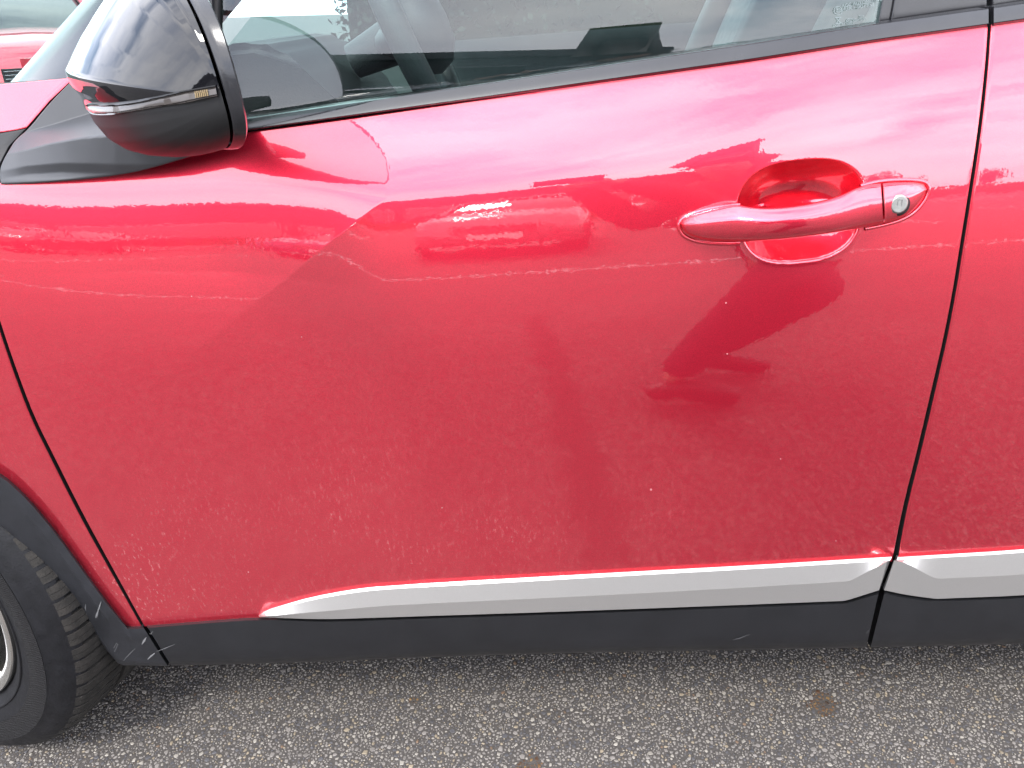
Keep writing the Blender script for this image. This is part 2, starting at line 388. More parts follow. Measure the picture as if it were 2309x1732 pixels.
def box(bm, c, s, rz=0, bev=0, rot=None):
    mt = Matrix.Translation(c) @ (rot if rot is not None else Matrix.Rotation(rz, 4, 'Z')) @ Matrix.Diagonal((*s, 1))
    r = bmesh.ops.create_cube(bm, size=1, matrix=mt)
    if bev:
        es = list({e for v in r['verts'] for e in v.link_edges})
        bmesh.ops.bevel(bm, geom=es, offset=bev, segments=2, affect='EDGES', profile=.5)
def prism_xz(bm, pts, y0, y1):
    """extrude an (x,z) outline between two y"""
    a = [bm.verts.new((x, y0, z)) for x, z in pts]; b = [bm.verts.new((x, y1, z)) for x, z in pts]
    n = len(pts); bm.faces.new(a); bm.faces.new(b[::-1])
    for i in range(n): bm.faces.new((a[i], b[i], b[(i+1) % n], a[(i+1) % n]))
def tube(path, rad, seg=10, closed=False):
    path = np.asarray(path, float); n = len(path); V = np.zeros((n, seg, 3))
    rad = np.full(n, rad) if np.isscalar(rad) else np.asarray(rad)
    for i in range(n):
        a = path[(i-1) % n if closed else max(i-1, 0)]; b = path[(i+1) % n if closed else min(i+1, n-1)]
        tdir = (b-a)/max(np.linalg.norm(b-a), 1e-9)
        ref = np.array([0, 1.0, 0]) if abs(tdir[1]) < .9 else np.array([1.0, 0, 0])
        e1 = np.cross(tdir, ref); e1 /= np.linalg.norm(e1); e2 = np.cross(tdir, e1)
        an = np.linspace(0, 2*np.pi, seg, endpoint=False)
        V[i] = path[i]+rad[i]*(np.cos(an)[:, None]*e1+np.sin(an)[:, None]*e2)
    return V

# ================================================================== GROUND
gm = bpy.data.materials.new('asphalt'); gm.use_nodes = True; t = gm.node_tree; b = t.nodes['Principled BSDF']; l = t.links.new
tcg = N(t, 'ShaderNodeTexCoord'); go = tcg.outputs['Object']
vo = N(t, 'ShaderNodeTexVoronoi', Scale=150.0); vo.feature = 'F1'; l(go, vo.inputs['Vector'])
vc = N(t, 'ShaderNodeValToRGB'); e = vc.color_ramp.elements
e[0].position = 0; e[0].color = (.035, .033, .034, 1); e[1].position = 1; e[1].color = (.20, .185, .165, 1)
for p_, c_ in ((.35, (.07, .066, .066, 1)), (.6, (.12, .112, .10, 1)), (.8, (.16, .14, .11, 1))):
    q = e.new(p_); q.color = c_
sepc = N(t, 'ShaderNodeSeparateColor'); l(vo.outputs['Color'], sepc.inputs[0]); l(sepc.outputs[0], vc.inputs['Fac'])
vd = N(t, 'ShaderNodeMapRange'); vd.inputs['From Min'].default_value = .25; vd.inputs['From Max'].default_value = .62; vd.inputs['To Min'].default_value = 1; vd.inputs['To Max'].default_value = .22
l(vo.outputs['Distance'], vd.inputs['Value'])
bign = N(t, 'ShaderNodeTexNoise', Scale=1.6, Detail=6.0, Roughness=.6); l(go, bign.inputs['Vector'])
bigr = N(t, 'ShaderNodeMapRange'); bigr.inputs['From Min'].default_value = .3; bigr.inputs['From Max'].default_value = .7; bigr.inputs['To Min'].default_value = .75; bigr.inputs['To Max'].default_value = 1.2
l(bign.outputs['Fac'], bigr.inputs['Value'])
mm = N(t, 'ShaderNodeMath'); mm.operation = 'MULTIPLY'; l(vd.outputs[0], mm.inputs[0]); l(bigr.outputs[0], mm.inputs[1])
scl = N(t, 'ShaderNodeVectorMath'); scl.operation = 'SCALE'; l(vc.outputs[0], scl.inputs[0]); l(mm.outputs[0], scl.inputs['Scale'])
# painted dark streak on the lot, standing for the photographer's reflection in the door
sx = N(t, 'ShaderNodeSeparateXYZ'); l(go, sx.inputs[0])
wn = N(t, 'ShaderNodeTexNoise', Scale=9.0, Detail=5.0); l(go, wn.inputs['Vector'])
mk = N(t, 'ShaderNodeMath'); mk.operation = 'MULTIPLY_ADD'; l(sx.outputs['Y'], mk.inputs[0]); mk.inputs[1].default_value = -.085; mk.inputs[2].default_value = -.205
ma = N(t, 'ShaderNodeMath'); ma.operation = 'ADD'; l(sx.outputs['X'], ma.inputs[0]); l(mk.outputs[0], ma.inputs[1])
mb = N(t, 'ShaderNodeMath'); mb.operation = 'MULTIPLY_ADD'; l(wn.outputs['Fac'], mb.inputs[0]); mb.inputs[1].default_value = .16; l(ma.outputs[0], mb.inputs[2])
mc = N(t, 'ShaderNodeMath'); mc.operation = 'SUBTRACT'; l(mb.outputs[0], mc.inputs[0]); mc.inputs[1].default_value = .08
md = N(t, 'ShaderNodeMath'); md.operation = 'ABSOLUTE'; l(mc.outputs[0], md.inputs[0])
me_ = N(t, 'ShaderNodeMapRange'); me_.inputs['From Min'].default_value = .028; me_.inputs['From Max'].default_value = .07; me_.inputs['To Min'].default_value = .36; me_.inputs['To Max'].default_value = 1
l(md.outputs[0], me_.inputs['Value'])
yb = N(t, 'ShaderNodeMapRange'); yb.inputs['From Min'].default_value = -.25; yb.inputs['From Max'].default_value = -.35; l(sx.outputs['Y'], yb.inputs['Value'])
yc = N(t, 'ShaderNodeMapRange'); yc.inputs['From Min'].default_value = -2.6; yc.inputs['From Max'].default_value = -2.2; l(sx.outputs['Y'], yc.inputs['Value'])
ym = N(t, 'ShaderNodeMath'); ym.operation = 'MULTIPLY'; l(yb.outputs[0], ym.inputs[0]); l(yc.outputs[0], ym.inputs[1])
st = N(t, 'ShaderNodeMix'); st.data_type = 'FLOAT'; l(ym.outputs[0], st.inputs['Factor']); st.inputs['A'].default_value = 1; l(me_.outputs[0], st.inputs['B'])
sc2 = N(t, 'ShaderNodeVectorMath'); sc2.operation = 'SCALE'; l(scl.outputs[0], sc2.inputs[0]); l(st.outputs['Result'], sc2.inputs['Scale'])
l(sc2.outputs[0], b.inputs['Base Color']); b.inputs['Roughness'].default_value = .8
bpn = N(t, 'ShaderNodeBump', Strength=.8, Distance=.003); bpn.invert = True; l(vo.outputs['Distance'], bpn.inputs['Height']); l(bpn.outputs[0], b.inputs['Normal'])
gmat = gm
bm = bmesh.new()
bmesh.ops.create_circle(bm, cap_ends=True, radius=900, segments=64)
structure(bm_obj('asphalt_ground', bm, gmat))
# bitumen binder and stone chips of the strip of asphalt beside the car
def chips():
    x0, x1, y0, y1 = -1.0, 1.08, -.14, .72
    V = []; F = []; C = []
    def add(cx, cy, r, col, h):
        n = random.choice((4, 5, 5, 6, 7)); a0 = random.random()*6.28; st_ = random.uniform(.62, 1.0); sa = random.random()*3.14
        base = len(V); ca, sa_ = math.cos(sa), math.sin(sa)
        top = []
        for ring, (rr, zz) in enumerate(((1.0, .0004), (.93, h*.75), (.62, h))):
            for k in range(n):
                a = a0+6.283*k/n; jr = r*rr*J[(k*7+base) % 997]
                px_, py_ = math.cos(a)*jr, math.sin(a)*jr*st_
                V.append((cx+px_*ca-py_*sa_, cy+px_*sa_+py_*ca, zz+random.uniform(-.0002, .0002)))
        for ring in (0, 1):
            for k in range(n):
                k1 = (k+1) % n; F.append((base+ring*n+k, base+ring*n+k1, base+(ring+1)*n+k1, base+(ring+1)*n+k)); C.append(col)
        F.append(tuple(base+2*n+k for k in range(n))); C.append(col)
    J = [random.uniform(.62, 1.22) for _ in range(997)]
    cell = .0058; grid = {}
    def free(x, y, r):
        gx, gy = int(x/.0115), int(y/.0115)
        for i in (gx-1, gx, gx+1):
            for j in (gy-1, gy, gy+1):
                for (a, b_, c_) in grid.get((i, j), ()):
                    if (a-x)**2+(b_-y)**2 < (c_+r)**2*.80: return False
        return True
    spots = [(on_ground(1855, 1588), .021), (on_ground(1195, 1734), .019), (on_ground(932, 1582), .006)]
    for (rmin, rmax, tries) in ((.0042, .0058, 2200), (.0028, .0040, 26000), (.0018, .0027, 110000), (.0010, .0016, 150000)):
        for _ in range(tries):
            x = random.uniform(x0, x1); y = random.uniform(y0, y1); r = random.uniform(rmin, rmax)
            if not free(x, y, r): continue
            grid.setdefault((int(x/.0115), int(y/.0115)), []).append((x, y, r))
            v = random.random(); k = random.uniform(.75, 1.12)
            if v < .55: c = (.155*k, .141*k, .129*k)
            elif v < .72: c = (.222*k, .204*k, .178*k)
            elif v < .80: c = (.20*k, .165*k, .118*k)
            elif v < .81: c = (.13*k, .085*k, .055*k)
            else: c = (.060*k, .058*k, .062*k)
            for (q, rr) in spots:
                d = math.hypot(x-q[0], (y-q[1]))/rr
                if d < 1.3*random.uniform(.7, 1.2): c = random.choice(((.10, .052, .02), (.05, .024, .011), (.135, .08, .03))) if d > .45 else random.choice(((.03, .017, .01), (.06, .03, .013)))
            add(x, y, r, c, random.uniform(.0007, .0019))
    me = bpy.data.meshes.new('stone_chips'); me.from_pydata(V, [], F); me.update()
    at = me.color_attributes.new('chip', 'FLOAT_COLOR', 'CORNER')
    arr = np.ones((len(me.loops), 4), np.float32); lt = np.array([len(f) for f in F]); arr[:, :3] = np.repeat(np.array(C, np.float32), lt, axis=0)
    at.data.foreach_set('color', arr.ravel())
    m_ = bpy.data.materials.new('stone_chip'); m_.use_nodes = True; tt = m_.node_tree; bb = tt.nodes['Principled BSDF']
    ca = N(tt, 'ShaderNodeVertexColor'); ca.layer_name = 'chip'
    tcc = N(tt, 'ShaderNodeTexCoord'); nn = N(tt, 'ShaderNodeTexNoise', Scale=900.0, Detail=3.0); tt.links.new(tcc.outputs['Object'], nn.inputs['Vector'])
    mr = N(tt, 'ShaderNodeMapRange'); mr.inputs['To Min'].default_value = .6; mr.inputs['To Max'].default_value = 1.4; tt.links.new(nn.outputs['Fac'], mr.inputs['Value'])
    s_ = N(tt, 'ShaderNodeVectorMath'); s_.operation = 'SCALE'; tt.links.new(ca.outputs['Color'], s_.inputs[0]); tt.links.new(mr.outputs[0], s_.inputs['Scale'])
    tt.links.new(s_.outputs[0], bb.inputs['Base Color']); bb.inputs['Roughness'].default_value = .62
    me.materials.append(m_)
    o = bpy.data.objects.new('stone_chips', me); COL.objects.link(o)
    tag(o, 'small grey and tan stone chips bedded in the asphalt beside the red car', None, kind='stuff')
def on_ground(px, py):
    d = rays(px, py); t_ = (0-CAM[2])/d[2]; return CAM+d*t_
chips()
bm = bmesh.new(); box(bm, (.04, .29, .0), (2.10, .90, .0006))
o = bm_obj('bitumen_binder', bm, mat('bitumen', (.055, .049, .045), .7, bump=(500, .001), var=(200, .3)))
structure(o)

# ================================================================== THE RED CAR
car = thing('parked_car', 'glossy red hatchback filling the picture, silver and black trim along its sills', 'car', (0, .88, 0))
def part(name, parent=car, label=None):
    o = bpy.data.objects.new(name, None); link(o, parent)
    if label: o['label'] = label
    return o

# ---- front door panel
SEAM_F = [(327, 1412), (254, 1279), (188, 1159), (125, 1033), (78, 939), (37, 830), (0, 720), (-35, 600), (-60, 500), (-72, 418)]
SEAM_R = [(2010, 1258), (2033, 1148), (2065, 1023), (2097, 887), (2138, 710), (2173, 491), (2201, 313), (2219, 157), (2226, 74)]
B = [(327, 1412), (450, 1406), (585, 1402), (640, 1380), (700, 1356), (860, 1333), (1100, 1319), (1400, 1303), (1700, 1286), (2010, 1266)]
SEAM_Rb = [(2010, 1266)]+SEAM_R[1:]
T = [(-72, 418), (5, 416), (120, 408), (217, 400), (300, 388), (366, 370), (450, 342), (522, 305), (700, 283), (1100, 225), (1400, 180), (1700, 134), (2000, 88), (2226, 56)]
SEAM_Rb[-1] = (2226, 56)
vdens = density(430, [(.88, .12, 1.6), (.80, .06, 1.2)]); udens = density(520, [(.80, .10, 1.3), (.33, .12, .5)])
g_front = panel('door_panel', B, T, SEAM_F, SEAM_Rb, 520, 430, M['paint'], car, surf=Sdoor, ud=udens, vd=vdens)
g_front.name = 'front_door'
DOOR = g_front

# ---- rear door panel
def shift(pl, dx, dy=0): return [(a+dx, b_+dy) for a, b_ in pl]
SRL = [(2026, 1266)]+[(2047, 1148), (2079, 1023), (2111, 887), (2151, 710), (2186, 491), (2214, 313), (2232, 157), (2238, 56)]
B2 = [(2026, 1266), (2309, 1250), (3200, 1180)]; T2 = [(2238, 56), (2309, 44), (3500, -140)]; R2 = [(3200, 1180), (3500, -140)]
RDOOR = panel('rear_door', B2, T2, SRL, R2, 160, 260, M['paint'], car)

# ---- fender (lower sliver and the piece ahead of the mirror foot)
FR = [(316, 1412), (243, 1283), (176, 1163), (113, 1037), (66, 943), (25, 833), (-12, 723), (-48, 602), (-74, 500), (-86, 418)]
FB = [(-900, 700), (-500, 830), (-200, 950), (0, 1063), (62, 1120), (122, 1192), (182, 1275), (240, 1355), (274, 1399), (281, 1409), (285, 1413), (292, 1413), (316, 1412)]
FT = [(-900, 430), (-400, 440), (-86, 418)]
FL = [(-900, 700), (-900, 430)]
panel('front_wing', FB, FT, FL, FR, 160, 150, M['paint'], car)
panel('front_wing_top', [(-900, 480), (-300, 330), (0, 298), (30, 294), (58, 288)], [(-900, 300), (-300, 215), (15, 191), (100, 183), (163, 178)], [(-900, 480), (-900, 300)],
      [(58, 288), (72, 272), (110, 228), (163, 178)], 60, 30, M['paint_clean'], car, depth=.03)
panel('wing_trim', [(-900, 600), (-300, 445), (-88, 414), (-6, 406)], [(-900, 490), (-300, 338), (-10, 304), (54, 293)], [(-900, 600), (-900, 490)],
      [(-6, 406), (-4, 372), (18, 330), (54, 293)], 40, 20, M['clad'], car, depth=.03)
# ---- dark structure behind all shut lines
bm = bmesh.new(); box(bm, (.4, .095, .62), (4.2, .05, .62)); bm_obj('inner_frame', bm, M['void'], car)
bm = bmesh.new(); box(bm, (1.20, .92, .24), (3.4, 1.46, .16)); box(bm, (-1.62, .9, .27), (.62, 1.4, .16)); box(bm, (-.95, .92, .28), (.9, .8, .16)); box(bm, (.8, .19, .33), (2.2, .10, .10)); bm_obj('floor_pan', bm, M['void'], car)

# ---- silver sill trims
TT = [(583, 1389), (598, 1377), (640, 1364), (700, 1347), (790, 1330), (860, 1322), (1100, 1308), (1400, 1291), (1700, 1275), (2011, 1256)]
T1 = [(584, 1390), (602, 1381), (642, 1369), (702, 1353), (792, 1337), (862, 1329), (1100, 1316), (1400, 1299), (1700, 1283), (2007, 1264)]
TM = [(586, 1391), (620, 1388), (700, 1381), (760, 1376), (830, 1369), (900, 1364), (1250, 1348), (1600, 1330), (1880, 1313), (1908, 1311.5), (1918, 1309.5), (1936, 1300), (2001, 1266)]
TB = [(587, 1392), (640, 1394), (700, 1396), (760, 1396), (850, 1393), (1000, 1388), (1250, 1380), (1600, 1367), (1880, 1356), (1904, 1355), (1912, 1353), (1930, 1347.5), (1982, 1331)]
strip_loft('silver_sill_trim', [(TT, .0005), (TT, .0035), (T1, .0068), (TM, .0126), (TB, .0095)], 200, M['silver'], DOOR, auto=12, back=.004)
strip_loft('silver_sill_trim', [([(2024, 1257), (2309, 1240), (3200, 1170)], .0005), ([(2024, 1257), (2309, 1240), (3200, 1170)], .0035),
            ([(2022, 1263), (2309, 1247), (3200, 1178)], .0068), ([(2016, 1264), (2040, 1268), (2100, 1301), (2112, 1305), (2125, 1305), (2309, 1296), (3200, 1240)], .0126),
            ([(1994, 1331), (2040, 1341), (2098, 1349), (2110, 1350.5), (2125, 1350), (2309, 1343), (3200, 1290)], .0095)], 120, M['silver'], RDOOR, auto=12, back=.004)
# ---- black claddings
def clad(name, top, bot, n, parent, tuck=.02, right=None):
    top = smooth_line(top, n, 1); bot = smooth_line(bot, n, 1)
    lines = []
    for f, off in ((0, .001), (.0, .0040), (.045, .0088), (.3, .010), (.62, .010), (.86, .0085), (.955, .004), (1.0, -.010)):
        lines.append((top*(1-f)+bot*f, off))
    return strip_loft(name, [(a, o) for a, o in lines], n, M['clad'], parent, auto=30)
clad('sill_cladding', [(331, 1412), (450, 1402), (587, 1392), (700, 1398), (760, 1398), (1000, 1390), (1250, 1382), (1600, 1369), (1880, 1358), (1904, 1357), (1912, 1355.5), (1930, 1350), (1982, 1334)],
     [(386, 1501), (500, 1499), (700, 1493), (1000, 1481), (1250, 1473), (1500, 1468), (1700, 1465), (1850, 1462), (1953, 1460)], 160, DOOR)
clad('sill_cladding', [(1995, 1334), (2040, 1345), (2110, 1352), (2309, 1345), (3200, 1292)], [(1963, 1460), (2050, 1458), (2309, 1452), (3200, 1425)], 60, RDOOR)
# wheel-arch cladding: a fan of loft lines from outer to inner edge
AO = [(-900, 690), (-500, 820), (-200, 950), (0, 1065), (62, 1122), (122, 1194), (182, 1277), (232, 1345), (274, 1400), (281, 1410), (285, 1414), (292, 1414), (322, 1413)]
AI = [(-900, 830), (-500, 930), (-200, 1060), (0, 1186), (44, 1224), (88, 1264), (146, 1325), (190, 1388), (229, 1454), (262, 1491), (268, 1498), (275, 1500), (290, 1500.5), (378, 1502)]
na = 120
ao = smooth_line(AO, na, 1); ai = smooth_line(AI, na, 1)
# keep the shut line straight at the rear end
lines = []
for f, off in ((0, .001), (0, .003), (.045, .0085), (.36, .011), (.44, .0075), (.9, .006), (.97, .003), (1.0, -.006)):
    lines.append((ao*(1-f)+ai*f, off))
arch = strip_loft('wheel_arch_cladding', lines, na, M['clad_dirty'], car, auto=30)
# scuffs scraped into the arch cladding
scuff = mat('scuffed_plastic', (.11, .11, .112), .8)
def scratch(parent, pts, w, off=.0112):
    q = np.array(pts, float); P = hit(q[:, 0], q[:, 1], S, off); V = []
    n = len(q)
    for i in range(n):
        a = q[max(i-1, 0)]; b_ = q[min(i+1, n-1)]; d = (b_-a)/np.linalg.norm(b_-a); nn = np.array([-d[1], d[0]])
        ww = w*(math.sin(math.pi*(i+.25)/(n-.5)))*random.uniform(.7, 1.2)
        for s_ in (-1, 1):
            r_ = q[i]+nn*ww*s_; V.append(hit(r_[0:1], r_[1:2], S, off)[0])
    F = [(2*i, 2*i+2, 2*i+3, 2*i+1) for i in range(n-1)]
    mesh_obj('scratch', V, F, scuff, parent)
for pts, w in (([(228, 1356), (225, 1366), (221, 1377), (219, 1392)], 1.6), ([(219, 1380), (217, 1388), (216, 1394)], 1.6), ([(330, 1437), (325, 1445), (320, 1453)], 2.2), ([(349, 1473), (341, 1479), (333, 1487)], 2.6),
               ([(352, 1470), (372, 1462), (394, 1453)], .8), ([(278, 1490), (292, 1475), (305, 1462)], .5), ([(345, 1423), (340, 1430), (337, 1428)], .9), ([(193, 1362), (192, 1370), (194, 1377)], .8), ([(258, 1470), (266, 1452)], .5), ([(256, 1462), (263, 1450)], .5)):
    scratch(arch, pts, w)
scuff = mat('faint_scuff', (.035, .035, .037), .7)
sc_ = [o for o in bpy.data.objects if o.name == 'sill_cladding'][0]
scratch(sc_, [(1650, 1443), (1666, 1440), (1680, 1434), (1690, 1431)], 1.6, .0105)
scratch(sc_, [(1952, 1430), (1957, 1424), (1960, 1420)], 1.2, .0105)
# tiny stone chips in the paint
chipm = mat('paint_chip', (.38, .13, .14), .5)
for (a, b_, r_) in ((1468, 1104, 2.6), (1637, 683, 2.0), (1640, 798, 1.8), (997, 1145, 1.6), (1760, 1035, 1.4), (1885, 1220, 1.4), (432, 668, 1.4), (680, 760, 1.3), (1560, 1195, 1.0), (560, 1290, 1.6)):
    an = np.linspace(0, 6.283, 9)[:-1]
    P = hit(a+r_*np.cos(an), b_+r_*np.sin(an), S, .0004)
    mesh_obj('paint_chip', P, [tuple(range(8))], chipm, DOOR)

# ---- belt mouldings
def belt(name, x0, x1, parent):
    top = lambda x: np.interp(x, [300, 520, 1100, 1700, 1985, 2235, 3500], [300, 270, 186, 96, 51, 16, -170])
    hgt = lambda x: np.interp(x, [520, 1100, 1700, 2230, 3500], [27, 31, 36, 37, 44])
    xs = np.linspace(x0, x1, 60)
    def ln(k, d=0): return [(x, top(x)+k*hgt(x)+d) for x in xs]
    return strip_loft(name, [(ln(0), -.012), (ln(.02), .001), (ln(.10), .0045), (ln(.16), .0052), (ln(.97), .0085), (ln(1.02), .0078), (ln(1.26), -.004)], 120, M['satin'], parent, auto=22)
belt('belt_moulding', 430, 2229, DOOR); belt('belt_moulding', 2241, 3400, RDOOR)
# ---- B-pillar applique and glass run
GT = math.tan(R(3.5))
ZB0 = 1.0
def Sg(x, z): # window glass: leans in, slightly barrel shaped
    return .034 + .06*x + GT*(z-1.0) + .35*np.maximum(0, z-1.02)**2 + .02*(x/1.2)**2
def quadp(name, pts, material, parent, surf, off, n=24, auto=30, depth=.012):
    (a, b_, c_, d_) = pts   # bl, br, tr, tl
    g = coons_px([a, b_], [d_, c_], [a, d_], [b_, c_], np.linspace(0, 1, n), np.linspace(0, 1, n))
    P = hit(g[..., 0], g[..., 1], surf, off)
    return fast_grid(name, flange(P, depth, .0012), material, parent)
quadp('pillar_applique', [(2012, 48), (2223, 22), (2227, -500), (2110, -500)], M['satin'], DOOR, Sg, .006)
quadp('glass_run_channel', [(1983, 56), (2004, 52), (2100, -500), (2078, -500)], M['satin'], DOOR, Sg, .003)
quadp('pillar_applique', [(2240, 22), (2460, -12), (2480, -500), (2247, -500)], M['satin'], RDOOR, Sg, .006)
bm = bmesh.new(); box(bm, (.74, .085, 1.30), (.10, .04, .60)); bm_obj('pillar', bm, M['void'], car)
# ---- window glass
gl = quadp('window_glass', [(488, 285), (1984, 62), (2078, -500), (470, -500)], M['glass'], car, Sg, 0, n=30, depth=.003)
gl.data.update()
# keep only the single pane surface (no folded rim) so that light passes one layer
bmg = bmesh.new(); bmg.from_mesh(gl.data)
bmesh.ops.delete(bmg, geom=[f for f in bmg.faces if abs(f.normal.y) < .6], context='FACES'); bmg.to_mesh(gl.data); bmg.free()
# etched marks
def gtext(body, px, py, size, extra=0.0):
    cu = bpy.data.curves.new('glass_marking', 'FONT'); cu.body = body; cu.size = size; cu.extrude = .0001; cu.align_x = 'LEFT'
    o = bpy.data.objects.new('glass_marking', cu); cu.materials.append(M['glaz_mark'])
    p = hit(np.array([float(px)]), np.array([float(py)]), Sg, .0012)[0]
    o.rotation_euler = (R(90-5), R(-7.2), 0); o.location = p
    me = bpy.data.meshes.new_from_object(o); me.name = 'glass_marking'; o2 = bpy.data.objects.new('glass_marking', me); o2.location = o.location; o2.rotation_euler = o.rotation_euler; bpy.data.objects.remove(o)
    link(o2, gl)
PXM = .00046
gtext('E', 1885, 28, 17*PXM); gtext('8', 1892.5, 27, 12*PXM)
gtext('AGC AUTOMOTIVE', 1898, 17, 9.5*PXM*1.06); gtext('43R - 007951', 1901, 25, 12.5*PXM)
gtext('CCC', 1911, 52, 9*PXM); gtext('DOT N° 209', 1878, 61, 8*PXM); gtext('20M', 1936, 41, 7*PXM); gtext('E017036', 1927, 49, 7*PXM)
def ring_mark(px, py, rpx, w=.7, segs=28, sq=1.0):
    an = np.linspace(0, 2*np.pi, segs, endpoint=False); V = []
    for r_ in (rpx-w, rpx+w): V.append(hit(px+r_*np.cos(an), py+r_*sq*np.sin(an), Sg, .0012))
    o = fast_grid('glass_marking', np.stack(V, 0), M['glaz_mark'], gl, wrap_c=True)
ring_mark(1890, 24, 9.2); ring_mark(1917, 49, 8.6, sq=.85)
for seg in ([(1884, 40), (1897, 39)], [(1884, 53), (1898, 52)], [(1886, 42), (1895, 51)], [(1887, 51), (1894, 41)]):
    q = np.array(seg, float); d = (q[1]-q[0]); d /= np.linalg.norm(d); nn = np.array([-d[1], d[0]])*.9
    P = [hit(np.array([a[0]]), np.array([a[1]]), Sg, .0012)[0] for a in (q[0]-nn, q[1]-nn, q[1]+nn, q[0]+nn)]
    mesh_obj('glass_marking', P, [(0, 1, 2, 3)], M['glaz_mark'], gl, smooth=False)

# ---- door handle
def loft_px(name, stations, section, material, parent, auto=40, caps=True):
    """stations: (x_top,y_top,x_bot,y_bot,stand_off,thick). section: (across 0..1, out 0..1)"""
    rows = []
    for (xt, yt, xb, yb_, so_, th) in stations:
        a = np.array([p for p, _ in section]); o_ = np.array([q for _, q in section])
        px = xt*(1-a)+xb*a; py = yt*(1-a)+yb_*a
        off = so_+th*o_
        d = rays(px, py); t_ = (0-CAM[1])/d[:, 1]
        for _ in range(40):
            p = CAM+d*t_[:, None]; t_ = t_*.35+.65*(S(p[:, 0], p[:, 2])-off-CAM[1])/d[:, 1]
        rows.append(CAM+d*t_[:, None])
    V = np.array(rows)
    return fast_grid(name, V, material, parent, wrap_c=True, auto=auto, caps=caps, flip=True)
sec = [(0.02, .0), (0.0, .30), (.015, .46), (.06, .58), (.14, .70), (.25, .84), (.345, .95), (.385, .985), (.43, 1.0), (.55, .99), (.72, .95), (.86, .86), (.95, .70), (1.0, .42), (.985, .15), (.9, 0)]
hst = np.array([  # xt, yt, xb, yb, stand, thick
    (1536, 503, 1536, 508, .000, .004), (1540, 496, 1541, 520, .000, .008), (1550, 489, 1552, 531, .000, .012), (1570, 481, 1575, 539, .002, .016), (1600, 472, 1604, 544, .004, .020), (1635, 464, 1638, 546, .008, .022),
    (1662, 461, 1664, 546, .012, .022), (1690, 466, 1692, 545, .017, .021), (1725, 469, 1728, 543, .021, .020), (1770, 467, 1772, 540, .023, .020), (1820, 460, 1824, 534, .023, .020), (1870, 449, 1874, 527, .021, .020),
    (1900, 438, 1905, 521, .017, .021), (1925, 426, 1930, 516, .012, .022), (1950, 418, 1955, 511, .007, .023), (1975, 415, 1982, 506, .004, .023), (1986, 414, 1992, 504, .004, .022)], float)
def dense_st(st, n):
    s = np.linspace(0, 1, len(st)); u = np.linspace(0, 1, n); st2 = np.stack([np.interp(u, s, st[:, k]) for k in range(st.shape[1])], 1)
    for _ in range(3): st2[1:-1] = (st2[:-2]+2*st2[1:-1]+st2[2:])/4
    return st2
DH = loft_px('door_handle', dense_st(hst, 70), sec, M['paint_clean'], DOOR, auto=60)
lst = np.array([(1991, 414, 1996, 503, .004, .022), (2010, 412, 2016, 498, .003, .021), (2040, 411, 2042, 488, .002, .018), (2062, 412, 2060, 474, .001, .015), (2078, 415, 2075, 455, .000, .012), (2086, 419, 2084, 440, .000, .009), (2090, 425, 2089, 430, .000, .005)], float)
LC = loft_px('lock_cover', dense_st(lst, 30), sec, M['paint_clean'], DOOR, auto=60)
def disc_px(name, px, py, rpx, off0, off1, material, parent, bev=.12, segs=40, slit=None):
    an = np.linspace(0, 2*np.pi, segs, endpoint=False); rows = []
    c0 = hit(np.array([float(px)]), np.array([float(py)]), S, off1)[0]
    rr = rpx/ (FPX/np.dot(c0-CAM, fwd))
    tilt = math.tan(R(6))
    for r_, of in ((1.0, off0-off1), (1.0, -.0012), (1-bev, 0), (1-bev-.06, .0005), (.0, .0005)):
        P = np.zeros((segs, 3)); P[:, 0] = c0[0]+rr*r_*np.cos(an); P[:, 2] = c0[2]+rr*r_*np.sin(an)
        P[:, 1] = c0[1]-of+tilt*(P[:, 2]-c0[2]); rows.append(P)
    return fast_grid(name, np.array(rows), material, parent, wrap_c=True, auto=30), c0, rr
disc_px('lock_recess', 2029, 463, 24.5, .010, .0195, M['rubber'], LC)
LK, lc0, lrr = disc_px('lock_cylinder', 2028, 461, 21, .010, .0235, M['zinc'], LC)
bm = bmesh.new()
for dx_ in (-1, 1): box(bm, (lc0[0]+dx_*lrr*.22, lc0[1]-.0004, lc0[2]+.0004), (lrr*.045, .0008, lrr*.95))
for dz_ in (-1, 1): box(bm, (lc0[0], lc0[1]-.0004, lc0[2]+dz_*lrr*.46+.0004), (lrr*.44, .0008, lrr*.045))
bm_obj('key_slot', bm, mat('slot_grey', (.2, .2, .2), .5, .5), LC)
# lips of the seats the handle sits in
def outline_bead(name, pts, rad, off, material, parent, closed=False):
    q = smooth_line(pts, 80, 2); P = hit(q[:, 0], q[:, 1], S, off)
    fast_grid(name, tube(P, rad, 8), material, parent, wrap_c=True, wrap_r=closed)
outline_bead('handle_gasket', [(1668, 462), (1600, 470), (1545, 487), (1528, 506), (1538, 532), (1575, 547), (1640, 551), (1668, 549)], .0022, .0004, M['paint_clean'], DOOR)
outline_bead('handle_gasket', [(1940, 420), (1985, 408), (2050, 405), (2088, 410), (2096, 426), (2086, 452), (2062, 480), (2030, 497), (1990, 508), (1950, 516)], .0022, .0004, M['paint_clean'], DOOR)

